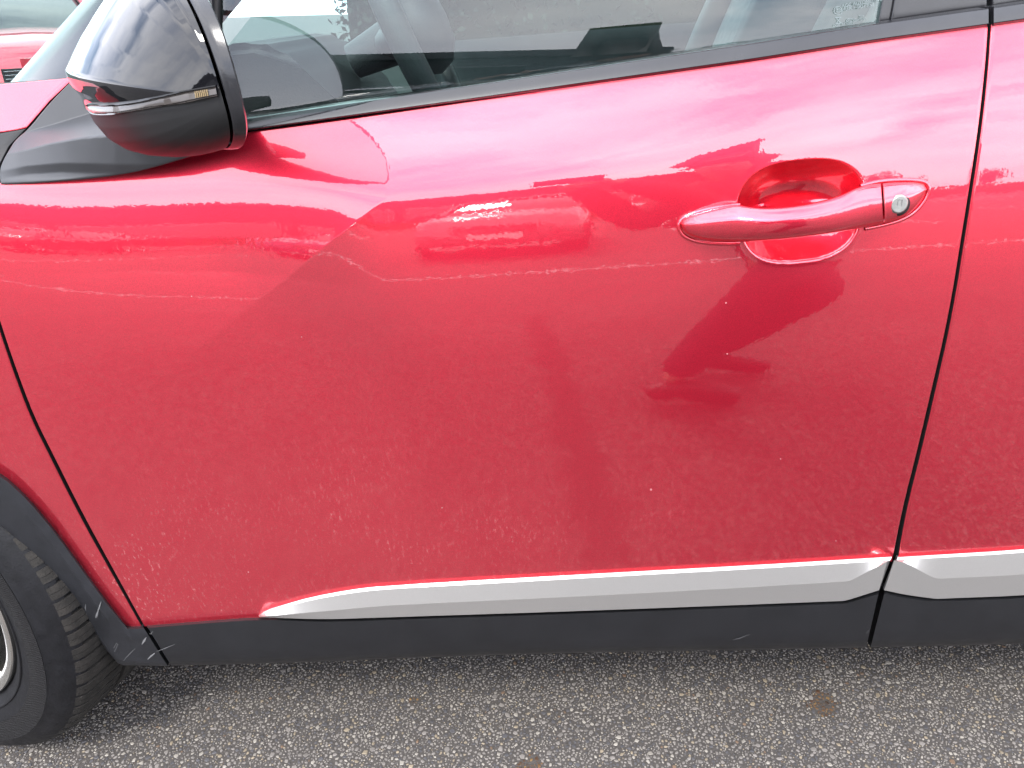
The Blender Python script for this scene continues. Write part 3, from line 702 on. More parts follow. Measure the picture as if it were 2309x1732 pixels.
# ---- mirror foot / sail panel
def Ssail(x, z): return S(x, z)
sfB = [(4, 413), (60, 411), (120, 407), (217, 398), (300, 386), (366, 368), (440, 345), (520, 310)]
sfT = [(163, 181), (250, 110), (330, 40), (440, -60)]
sfL = [(4, 413), (2, 398), (4, 372), (27, 331), (40, 312), (66, 292), (110, 236), (163, 181)]
sfR = [(520, 310), (500, 220), (478, 100), (470, -60)]
us = np.linspace(0, 1, 90); vv = np.linspace(0, 1, 110)
g = coons_px(sfB, sfT, sfL, sfR, us, vv)
px_, py_ = g[..., 0], g[..., 1]
foldtop = np.interp(px_, [0, 65, 140, 215, 300, 520], [318, 296, 275, 252, 225, 170])
shelf = np.interp(px_, [0, 55, 110, 180, 245, 520], [350, 340, 325, 312, 306, 300])
fr = np.clip((py_-foldtop)/np.maximum(shelf-foldtop, 8), 0, 1)
amp = np.interp(px_, [0, 40, 150, 260, 400], [.004, .014, .034, .050, .06])
low = np.clip((py_-shelf)/np.maximum(400-shelf, 20), 0, 1)
# lower chamfer line running to the left
chl = np.interp(px_, [0, 60, 140, 300], [386, 374, 368, 372]); lowc = np.clip((py_-chl)/20, 0, 1)
offg = .006+amp*fr - .35*amp*low + .004*np.clip((foldtop-py_)/80, 0, 1) - .004*lowc
P = np.zeros((*px_.shape, 3)); d = rays(px_, py_); t_ = (0-CAM[1])/d[..., 1]
for _ in range(50):
    p = CAM+d*t_[..., None]; t_ = t_*.35+.65*(np.minimum(S(p[..., 0], p[..., 2]), .06+.5*np.maximum(0, p[..., 2]-1.05))-offg-CAM[1])/d[..., 1]
P = CAM+d*t_[..., None]
SAIL = fast_grid('mirror_foot', flange(P, .03, .002), mat('grained_grey_plastic', (0.022, 0.023, 0.026), 0.38, spec=.55, bump=(1300, .0001), var=(14, .15)), car)
# ---- A-pillar
pil = []
for f in np.linspace(0, 1, 14):
    row = []
    for (pa, pb, y0_, y1_) in (((8, 203), (250, -70), .16, .42), ((30, 191), (262, -60), .10, .36), ((40, 190), (276, -55), .088, .345), ((62, 188), (300, -50), .080, .335), ((163, 182), (392, -40), .060, .31), ((300, 182), (500, -40), .062, .31)):
        q = (pa[0]*(1-f)+pb[0]*f, pa[1]*(1-f)+pb[1]*f); row.append(on_plane_y(np.array(q[0]), np.array(q[1]), y0_*(1-f)+y1_*f*.6))
    pil.append(row)
fast_grid('front_pillar', np.array(pil), M['satin'], car, auto=15)
# ---- door window frame (front upright) with its rubber
quadp('window_frame', [(452, 290), (476, 290), (474, -300), (430, -300)], M['satin'], car, Sg, .010)
quadp('window_seal', [(477, 290), (490, 288), (489, -300), (475, -300)], M['rubber'], car, Sg, .006)


# ---- door mirror: a domed shell whose rear edge is a rounded rectangle
MY0, MY1, MYR = -.232, -.030, -.185     # outer end, inner end, depth of the traced section
sil = np.array([(383, -85), (350, -92), (310, -68), (275, -25), (238, 30), (202, 88), (176, 138), (160, 172),           # cap front edge, top to nose
                (164, 190), (178, 214), (200, 237),
                (207, 262), (230, 303), (260, 338), (298, 360), (342, 371), (400, 375), (450, 371), (485, 364), (513, 356)], float)
NS = 110
silr = resample(sil, NS)
def arr_px(pl, y): pl = np.asarray(pl, float); return on_plane_y(pl[:, 0], pl[:, 1], y)
ref = arr_px(silr, MYR)
aT, aB = ref[0], ref[-1]
bT, bB = arr_px([(428, -85)], MYR)[0], arr_px([(531, 322)], MYR)[0]
zcm = on_plane_y(np.array(478.), np.array(212.), MYR)[2]
lin = lambda z, p, q: p[0]+(z-p[2])*(q[0]-p[0])/(q[2]-p[2])
NF = 60
th_ = np.linspace(0, np.pi/2, 44)
f_out = np.sin(th_); q_out = np.maximum(0, 1-f_out**2.25)**(1/2.25)
ysplit = MY1+(MY0-MY1)*.38
yy = np.r_[np.linspace(MY1, ysplit, 17)[:-1], ysplit+(MY0-ysplit)*f_out]
qq = np.r_[np.linspace(.84, 1.0, 17)[:-1], q_out]
HV = np.zeros((len(yy), NS, 3))
for i, (y, q) in enumerate(zip(yy, qq)):
    P = ref.copy(); P[:, 2] = zcm+(ref[:, 2]-zcm)*(max(q, 1e-4)**.85)
    wfull = lin(ref[:, 2], aT, aB)-ref[:, 0]
    P[:, 0] = lin(P[:, 2], aT, aB)-wfull*q - (y-MYR)*math.tan(R(29)); P[:, 1] = y; HV[i] = P
def to_px(P):
    v = np.asarray(P)-CAM; dz = v@fwd; return W0/2+FPX*(v@rgt)/dz, H0/2-FPX*(v@upv)/dz
def ind_line(x): return np.interp(x, [150, 205, 270, 372, 480, 600], [240, 245, 244, 228, 206, 182])
from mathutils.bvhtree import BVHTree
HF = grid_faces(*HV.shape[:2]); HVf = HV.reshape(-1, 3)
hx_, hy_ = to_px(HVf[HF].mean(1)); upm = hy_ < ind_line(hx_)
cenH = np.array([ref[:, 0].mean()+.03, -.08, zcm])
def submesh(name, F, material, parent, grow=0.0):
    used = np.unique(F); mp_ = -np.ones(len(HVf), int); mp_[used] = np.arange(len(used)); V = HVf[used]
    if grow:
        dv = V-cenH; V = V+dv/np.linalg.norm(dv, axis=-1, keepdims=True)*grow
    return mesh_obj(name, V, mp_[F], material, parent, auto=60)
MIR = submesh('door_mirror', HF[~upm], M['matte'], car)
submesh('mirror_cap', HF[upm], M['gloss'], MIR, .0012)
mesh_obj('inner_cover', HV[0], [tuple(range(NS))], M['matte'], MIR, smooth=False)
bvh = BVHTree.FromPolygons([tuple(v) for v in HVf.tolist()], [tuple(f) for f in HF.tolist()])
def on_mirror(px, py, off):
    d = rays(px, py); d = d/np.linalg.norm(d)
    loc, nrm, idx, dist = bvh.ray_cast(Vector(CAM), Vector(d))
    if loc is None: return None
    nrm = np.array(nrm); nrm = nrm if nrm@d < 0 else -nrm
    return np.array(loc)+nrm*off
def mirror_strip(name, top, bot, prof_, n, material):
    t_ = smooth_line(top, n, 1); b_ = smooth_line(bot, n, 1); rows = []
    for i in range(n):
        row = []
        for f, off in prof_:
            q = t_[i]*(1-f)+b_[i]*f; P = on_mirror(q[0], q[1], off)
            row.append(P if P is not None else (row[-1] if row else rows[-1][0]))
        rows.append(row)
    return fast_grid(name, np.array(rows), material, MIR, auto=35)
LT = [(201, 238), (206, 234), (240, 235), (280, 231), (330, 224), (372, 216), (430, 205), (489, 194)]; LB = [(205, 246), (213, 257), (235, 259), (265, 258), (320, 249), (372, 240), (430, 230), (494, 217)]
mirror_strip('indicator_lens', LT, LB, ((0, -.001), (.0, .0018), (.10, .0030), (.16, .0022), (.30, .0030), (.75, .0034), (.84, .0024), (.92, .0030), (1, .0016), (1, -.001)), 60, M['lens_smoke'])
mirror_strip('indicator_edge', [(a, b_-3) for a, b_ in LT], LT, ((0, -.001), (0, .002), (1, .0034), (1, 0)), 60, M['matte'])
am = mat('pale_reflector', (.30, .22, .12), .25, .5)
for k in range(7):
    p0 = on_mirror(447+4.2*k, 213-.8*k, .0038)
    if p0 is not None:
        bm = bmesh.new(); box(bm, tuple(p0), (.0008, .0006, .0042)); bm_obj('reflector_cell', bm, am, MIR)
# cap parting line running up from the lens, and the fold at its nose
mirror_strip('parting_line', [(449, 170), (455, 190), (461, 200)], [(452, 169), (459, 189), (464, 199)], ((0, .0005), (1, .0005)), 12, M['rubber'])
# rear frame: the same rounded outline carried back to the glass side
edge = np.concatenate([HV[:, 0], HV[::-1, -1]])            # outline of the rear opening (top run, then bottom run)
edge = edge[np.r_[True, np.linalg.norm(np.diff(edge, axis=0), axis=1) > 2e-4]]
ex0 = edge.copy(); ex0[:, 0] += .0022
cen = np.array([0, edge[:, 1].mean(), edge[:, 2].mean()])
def grow_yz(P, k, dx):
    Q = P.copy(); Q[:, 1] = cen[1]+(P[:, 1]-cen[1])*k; Q[:, 2] = cen[2]+(P[:, 2]-cen[2])*k; Q[:, 0] += dx; return Q
wid = lin(edge[:, 2], bT, bB)-lin(edge[:, 2], aT, aB)
r0_ = grow_yz(ex0, .992, 0); r1_ = grow_yz(ex0, 1.0, .001); r2_ = grow_yz(ex0, 1.004, 0); r2_[:, 0] += wid*.5; r3_ = grow_yz(ex0, 1.0, 0); r3_[:, 0] += wid*.96; r4_ = grow_yz(ex0, .97, 0); r4_[:, 0] += wid; r5_ = grow_yz(ex0, .93, 0); r5_[:, 0] += wid*.9
fast_grid('mirror_frame', np.array([r0_, r1_, r2_, r3_, r4_, r5_]), M['satin'], MIR, wrap_c=True, auto=45)
fill = grow_yz(ex0, .985, -.003); mesh_obj('gap_seal', fill, [tuple(range(len(fill)))], M['rubber'], MIR, smooth=False)
fill = grow_yz(ex0, .935, 0); fill[:, 0] += wid*.88; mesh_obj('mirror_glass', fill, [tuple(range(len(fill)))], M['chrome'], MIR, smooth=False)
# dark shut line above the indicator between cap and frame
# neck between foot and housing
nk = []
for f in np.linspace(0, 1, 12):
    a = hit(np.array([250.]), np.array([330.]), S, .0)[0]; y = .02*(1-f)-.10*f
    an = np.linspace(0, 2*np.pi, 24, endpoint=False)
    c = on_plane_y(np.array(340+30*f), np.array(300-45*f), y); w_ = .050-.012*f; h_ = .024-.004*f
    nk.append(np.stack([c[0]+w_*np.cos(an), np.full(24, y), c[2]+h_*np.sin(an)], 1))
fast_grid('mirror_neck', np.array(nk), M['matte'], MIR, wrap_c=True, caps=True)

# ================================================================== front wheel
WX, WY, WZ, STEER = -.904, .103, .342, R(-20)
wheel = part('front_wheel', car); wheel.matrix_basis = Matrix.Identity(4)
def spin(profile, n, phase=0.0):
    """profile [(r, w)], w measured inward from the outer face -> grid [n, m, 3]"""
    a = np.linspace(0, 2*np.pi, n, endpoint=False)+phase
    r = np.array([p[0] for p in profile]); w = np.array([p[1] for p in profile])
    V = np.zeros((n, len(profile), 3)); V[..., 0] = np.cos(a)[:, None]*r; V[..., 2] = np.sin(a)[:, None]*r; V[..., 1] = w
    return V
def wplace(V):
    c, s_ = math.cos(STEER), math.sin(STEER)
    X = V[..., 0]; Y = V[..., 1]-.10
    out_ = np.empty_like(V); out_[..., 0] = WX+X*c-Y*s_; out_[..., 1] = WY+.10+X*s_+Y*c; out_[..., 2] = WZ+V[..., 2]; return out_
# tyre carcass: bead, textured sidewall band, shoulder, tread face with grooves
prof = [(.214, .030), (.219, .020), (.226, .010), (.238, .003), (.2405, .0005), (.2425, .0002), (.244, .0022), (.262, -.003), (.281, -.0055), (.2825, -.0068), (.298, -.0062), (.2995, -.0048), (.311, -.001), (.320, .005), (.3275, .013), (.3325, .021), (.3345, .028)]
TY = fast_grid('tyre', wplace(spin(prof, 180)), M['tyre'], wheel, wrap_r=True, auto=28)
prof2 = [(.3335, .0285), (.333, .060), (.337, .0602)] 
ribs = [(.3375, .0635, .3392, .098), (.3395, .106, .340, .132), (.3398, .140, .3385, .168), (.338, .176, .331, .205)]
carc = [(.3345, .028), (.3315, .030), (.3315, .0615), (.3300, .0625), (.3300, .0985), (.3310, .0990), (.3310, .1055), (.331, .133), (.331, .139), (.330, .169), (.330, .175), (.326, .206), (.30, .222), (.25, .225), (.215, .20)]
fast_grid('tread_base', wplace(spin(carc, 160)), M['rubber'], wheel, wrap_r=True, auto=28)  # groove shade put into the colour, blacker than the blocks' rubber
# continuous centre ribs
for (ra, wa, rb_, wb) in ribs[1:]:
    fast_grid('tread_rib', wplace(spin([(ra-.007, wa), (ra-.001, wa+.0003), (ra, wa+.0015), ((ra+rb_)/2+.0004, (wa+wb)/2), (rb_, wb-.0015), (rb_-.001, wb-.0003), (rb_-.007, wb)], 200)), M['tyre_tread'], wheel, wrap_r=True, auto=40)
# shoulder blocks, one by one, each with its two sipes
NB = 76
def arcblock(a0, a1, prof_, segs=4):
    a = np.linspace(a0, a1, segs+1); r = np.array([p[0] for p in prof_]); w = np.array([p[1] for p in prof_])
    sk = .012*(w-.03)/.07*6.28/NB*4.0           # grooves run a little slanted
    V = np.zeros((segs+1, len(prof_), 3)); V[..., 0] = np.cos(a[:, None]+sk)*r; V[..., 2] = np.sin(a[:, None]+sk)*r; V[..., 1] = w; return V
bp_ = [(.3270, .0130), (.3335, .0200), (.3365, .0275), (.3382, .040), (.3390, .060), (.3396, .0935), (.3388, .0955), (.331, .0965)]
def block_mesh(a0, a1):
    Vs, Fs = [], []
    span = a1-a0
    cuts = [(0.0, .47), (.50, 1.0)]
    for ci, (c0, c1) in enumerate(cuts):
        V = arcblock(a0+span*c0, a0+span*c1, bp_, 3); nr, nc = V.shape[:2]; base = sum(len(v) for v in Vs)
        Vin = V.copy(); rr_ = np.hypot(V[..., 0], V[..., 2])[..., None]; Vin[..., [0, 2]] *= (rr_-.007)/rr_
        top = V.reshape(-1, 3); bot = Vin.reshape(-1, 3)
        Vs += [top, bot]
        for f in grid_faces(nr, nc).tolist(): Fs.append([base+i for i in f])
        n_ = nr*nc
        for j in range(nc-1):
            Fs.append([base+j, base+j+1, base+n_+j+1, base+n_+j]); k = (nr-1)*nc
            Fs.append([base+k+j, base+n_+k+j, base+n_+k+j+1, base+k+j+1])
        for i_ in range(nr-1):
            k = nc-1; Fs.append([base+i_*nc+k, base+(i_+1)*nc+k, base+n_+(i_+1)*nc+k, base+n_+i_*nc+k])
    # bridges where the sipes stop short of the block's edges
    return np.concatenate(Vs), Fs
for k in range(NB):
    a0 = 2*np.pi*k/NB; jit = (.0, .004, -.003)[k % 3]; a1 = a0+2*np.pi/NB*(.76)+jit
    V, Fs = block_mesh(a0, a1)
    mesh_obj('tread_block', wplace(V), Fs, M['tyre_tread'], wheel, auto=35)
# textured band and small raised marks on the sidewall
tex = mat('ribbed_sidewall', (.0055, .005, .0055), .65, spec=.3)
tt = tex.node_tree; tc_ = N(tt, 'ShaderNodeTexCoord'); w1 = N(tt, 'ShaderNodeTexWave', Scale=160.0); w1.bands_direction = 'DIAGONAL'; w2 = N(tt, 'ShaderNodeTexWave', Scale=160.0)
mp2 = N(tt, 'ShaderNodeMapping'); mp2.inputs['Rotation'].default_value = (0, R(75), 0); mp2.inputs['Scale'].default_value = (1, 0, 1)
tt.links.new(tc_.outputs['Object'], mp2.inputs[0]); tt.links.new(mp2.outputs[0], w1.inputs[0])
mp3 = N(tt, 'ShaderNodeMapping'); mp3.inputs['Rotation'].default_value = (0, R(-20), 0); mp3.inputs['Scale'].default_value = (1, 0, 1); tt.links.new(tc_.outputs['Object'], mp3.inputs[0]); tt.links.new(mp3.outputs[0], w2.inputs[0])
ad = N(tt, 'ShaderNodeMath'); ad.operation = 'MAXIMUM'; tt.links.new(w1.outputs['Fac'], ad.inputs[0]); tt.links.new(w2.outputs['Fac'], ad.inputs[1])
bb_ = N(tt, 'ShaderNodeBump', Strength=1.0, Distance=.0015); tt.links.new(ad.outputs[0], bb_.inputs['Height']); tt.links.new(bb_.outputs[0], tt.nodes['Principled BSDF'].inputs['Normal'])
a = np.linspace(R(-70), R(42), 60); V = np.zeros((60, 5, 3)); rr_ = np.linspace(.263, .297, 5); ww_ = np.interp(rr_, [.262, .281, .298], [-.0036, -.0071, -.0068])
V[..., 0] = np.cos(a)[:, None]*rr_; V[..., 2] = np.sin(a)[:, None]*rr_; V[..., 1] = ww_
fast_grid('sidewall_band', wplace(V), tex, wheel)
# rim
rp = [(.2175, .034), (.2215, .014), (.2220, .0075), (.2205, .0050), (.2150, .0052), (.2080, .0085), (.2035, .013), (.199, .030), (.195, .09), (.195, .19), (.212, .20)]
fast_grid('rim', wplace(spin(rp, 120)), M['alloy'], wheel, wrap_r=True, auto=30)
def disc_grid(r, w, n=60):
    V = spin([(0.0001, w), (r, w)], n); return V
fast_grid('brake_disc', wplace(disc_grid(.15, .10)), M['darkmetal'], wheel, wrap_r=True)
fast_grid('wheel_back', wplace(disc_grid(.20, .15)), M['void'], wheel, wrap_r=True)
fast_grid('hub_cap', wplace(spin([(.0001, .012), (.028, .013), (.031, .018), (.033, .05), (.05, .08)], 40)), M['alloy'], wheel, wrap_r=True, auto=30)
for k in range(5):
    a0 = R(72*k+8); V = []
    for f in np.linspace(0, 1, 8):
        r_ = .028+(.207-.028)*f; hw = .020+.016*f**2; w_ = .020-.010*f
        c = np.array([math.cos(a0), 0, math.sin(a0)]); nn = np.array([-math.sin(a0), 0, math.cos(a0)])
        V.append([c*r_+nn*s_*hw+np.array([0, w_+(.022 if b_ else 0), 0]) for s_, b_ in ((-1, 1), (-.86, 0), (.86, 0), (1, 1))])
    fast_grid('spoke', wplace(np.array(V)), M['alloy'], wheel, wrap_c=True, auto=30)
# dark wheel-house liner
V = []
for a in np.linspace(R(-20), R(200), 40):
    V.append([(-.915+.385*math.cos(a), y, .345+.385*math.sin(a)) for y in (.085, .36)])
fast_grid('wheel_liner', np.array(V), M['void'], car)

# ================================================================== body shell seen through the glass / throwing shade
bm = bmesh.new()
prism_xz(bm, [(-.30, 1.47), (.2, 1.53), (1.4, 1.53), (2.3, 1.42), (2.3, 1.45), (1.4, 1.56), (.2, 1.56), (-.34, 1.50)], .30, 1.46)
bm_obj('roof', bm, M['paint_clean'], car)
# far side: door skins, pillars
bm = bmesh.new()
box(bm, (.5, 1.74, .62), (3.9, .05, .76)); bm_obj('far_body_side', bm, M['paint_clean'], car)
bm = bmesh.new()
for x_ in (.72, 1.75):
    bm = bmesh.new(); box(bm, (x_, 1.66, 1.27), (.09, .05, .56), rot=Matrix.Rotation(R(-10), 4, 'X')); bm_obj('far_pillar', bm, M['int_dark'], car)
fast_grid('far_pillar', tube([(-1.0, 1.70, .98), (-.72, 1.62, 1.20), (-.30, 1.50, 1.49)], .04, 8), M['int_dark'], car, wrap_c=True)
V = np.array([[(x_, 1.70+.0*x_, .99) for x_ in np.linspace(-.85, 1.9, 12)], [(x_, 1.52, 1.47) for x_ in np.linspace(-.28, 1.7, 12)]])
fast_grid('far_window', V, M['glass'], car)
# bonnet (low, ahead of the windscreen), cowl
V = []
for x_ in np.linspace(-1.95, -1.02, 14):
    f = (x_+1.95)/.93; row = []
    for k in np.linspace(-1, 1, 15): row.append((x_, .89+k*(.70+.06*f), .80+.155*f-.05*k*k-.02*(1-f)**2))
    V.append(row)
fast_grid('bonnet', np.array(V), M['paint_clean'], car)
bm = bmesh.new(); box(bm, (-.93, .89, .90), (.30, 1.40, .10)); bm_obj('cowl', bm, M['clad'], car)
bm = bmesh.new(); box(bm, (-1.45, .89, .55), (.95, 1.40, .40)); bm_obj('engine_bay', bm, M['void'], car)
# windscreen
WS = fast_grid('windscreen', np.array([[(-.98, .20, .955), (-1.02, .89, .965), (-.98, 1.58, .955)], [(-.34, .32, 1.48), (-.36, .89, 1.50), (-.34, 1.46, 1.48)]]), M['glass'], car)
# dashboard
bm = bmesh.new(); prism_xz(bm, [(-.98, .90), (-.72, .97), (-.55, .985), (-.44, .955), (-.40, .90), (-.44, .80), (-.48, .60), (-.98, .60)], .16, 1.62)
bmesh.ops.bevel(bm, geom=list(bm.edges), offset=.018, segments=3, affect='EDGES'); bm_obj('dashboard', bm, M['int_dark'], car, smooth=True, auto=40)
q = arr_px([(470, 120), (520, 98), (590, 92), (640, 104), (700, 150), (780, 225), (840, 300), (460, 320)], .24)  # mirror's dark reflection in the glass, built as a dash hump
bm = bmesh.new(); prism_xz(bm, [(float(a[0]), float(a[2])) for a in q], .20, .62); bmesh.ops.bevel(bm, geom=list(bm.edges), offset=.012, segments=3, affect='EDGES'); bm_obj('reflection_arch_hump', bm, M['void2'], car, smooth=True, auto=40)
bm = bmesh.new(); box(bm, (-.415, .92, .90), (.014, .95, .018), bev=.004); bm_obj('dash_trim', bm, M['chrome'], car)
bm = bmesh.new(); box(bm, (-.43, .90, .955), (.02, .24, .07), bev=.006, rot=Matrix.Rotation(R(-12), 4, 'Y')); bm_obj('centre_screen', bm, M['gloss'], car)
for y_ in (.74, 1.07, 1.45):
    bm = bmesh.new(); box(bm, (-.408, y_, .935), (.012, .13, .035), bev=.004); v_ = bm_obj('air_vent', bm, M['int_grey'], car)
for k in range(22):
    pass
bm = bmesh.new(); box(bm, (.10, .89, .62), (1.0, .24, .34), bev=.03); bm_obj('centre_console', bm, M['int_dark'], car, smooth=True, auto=40)
# near and far door cards
V = []
for x_ in np.linspace(-.80, .72, 30):
    zb = float(np.interp(x_, [-.5, .62], [.975, 1.055]))
    V.append([(x_, .050, zb-.012), (x_, .062, zb+.004), (x_, .085, zb+.008), (x_, .110, zb-.004), (x_, .125, zb-.06), (x_, .14, zb-.5)])
fast_grid('door_card', np.array(V), M['int_grey'], car, auto=50)
V = []
for x_ in np.linspace(-.9, 2.0, 20):
    zb = float(np.interp(x_, [-.9, 2.0], [.955, 1.09]))
    V.append([(x_, 1.715, zb+.02), (x_, 1.67, zb+.03), (x_, 1.63, zb-.01), (x_, 1.61, zb-.09), (x_, 1.56, zb-.13), (x_, 1.55, zb-.16), (x_, 1.61, zb-.2), (x_, 1.6, zb-.6)])
fast_grid('door_card', np.array(V), M['int_dark'], car, auto=40)
# steering wheel
SWC = np.array([-.128, .42, 1.075]); tilt = R(23)
sw = part('steering_wheel', car)
an = np.linspace(0, 2*np.pi, 64, endpoint=False)
e1 = np.array([0, 1.0, 0]); e2 = np.array([-math.sin(tilt), 0, math.cos(tilt)]); e3 = np.array([math.cos(tilt), 0, math.sin(tilt)])
pth = SWC+np.multiply.outer(np.cos(an)*.180, e1)+np.multiply.outer(np.sin(an)*(.165), e2)
fast_grid('rim', tube(pth, .0175, 14), M['leather'], sw, wrap_c=True, wrap_r=True)
hub = [SWC+e3*o_ + np.multiply.outer(np.cos(an)*r_, e1)+np.multiply.outer(np.sin(an)*r_*.8, e2) for o_, r_ in ((-.10, .030), (-.04, .040), (-.015, .075), (.012, .085), (.034, .074), (.048, .045), (.052, .001))]
fast_grid('airbag_hub', np.array(hub), M['int_dark'], sw, wrap_c=True)
for a in (R(180), R(0), R(-90)):
    dv = e1*math.cos(a)+e2*math.sin(a)
    fast_grid('spoke', tube([SWC-e3*.03+dv*.07, SWC-e3*.02+dv*.12, SWC-e3*.0+dv*.168], [.02, .016, .013], 10), M['int_dark'], sw, wrap_c=True)
    fast_grid('spoke_trim', tube([SWC-e3*.012+dv*.09, SWC+e3*.002+dv*.13, SWC+e3*.012+dv*.165], .005, 6), M['chrome'], sw, wrap_c=True)
# seats
def seat(yc):
    s_ = part('seat', car)
    def pillow(name, c, half, rotY, m_, p=3.2):
        u = np.linspace(-np.pi/2, np.pi/2, 22); v = np.linspace(-np.pi, np.pi, 36, endpoint=False)
        f = lambda t_, k: np.sign(t_)*np.abs(t_)**(2/k)
        V = np.zeros((22, 36, 3)); V[..., 0] = half[0]*f(np.cos(u), p)[:, None]*f(np.cos(v), p); V[..., 1] = half[1]*f(np.cos(u), p)[:, None]*f(np.sin(v), p); V[..., 2] = half[2]*f(np.sin(u), p)[:, None]
        c_, q = math.cos(rotY), math.sin(rotY); X = V[..., 0]*c_+V[..., 2]*q; Z = -V[..., 0]*q+V[..., 2]*c_
        V[..., 0] = X+c[0]; V[..., 2] = Z+c[2]; V[..., 1] += c[1]
        return fast_grid(name, V, m_, s_, wrap_c=True)
    pillow('seat_cushion', (.30, yc, .62), (.27, .25, .08), R(-4), M['cloth'])
    pillow('backrest', (.62, yc, .95), (.075, .25, .33), R(20), M['cloth'])
    for k in (-1, 1): pillow('side_bolster', (.575, yc+k*.215, .93), (.085, .045, .30), R(20), M['int_grey'])
    pillow('headrest', (.745, yc, 1.36), (.05, .13, .09), R(14), M['cloth'])
seat(.42); seat(1.30)
bm = bmesh.new(); box(bm, (1.45, .86, 1.02), (.14, 1.2, .5), rot=Matrix.Rotation(R(16), 4, 'Y'), bev=.04); bm_obj('rear_seat_back', bm, M['cloth'], car, smooth=True, auto=40)
# tail of the car so that the shell is closed
bm = bmesh.new(); prism_xz(bm, [(1.9, .30), (2.95, .34), (3.05, .60), (2.98, 1.06), (2.3, 1.10), (1.9, 1.08)], .04, 1.72); bm_obj('rear_body', bm, M['paint_clean'], car)
for y_ in (.14, 1.62):
    V = spin([(.21, .02), (.24, .0), (.30, -.006), (.33, .02), (.34, .06), (.34, .16), (.30, .21)], 60); V[..., 0] += 1.69; V[..., 2] += .342; V[..., 1] += y_-.02 if y_ < 1 else 1.50
    fast_grid('rear_tyre', V, M['tyre'], car, wrap_r=True, auto=30)

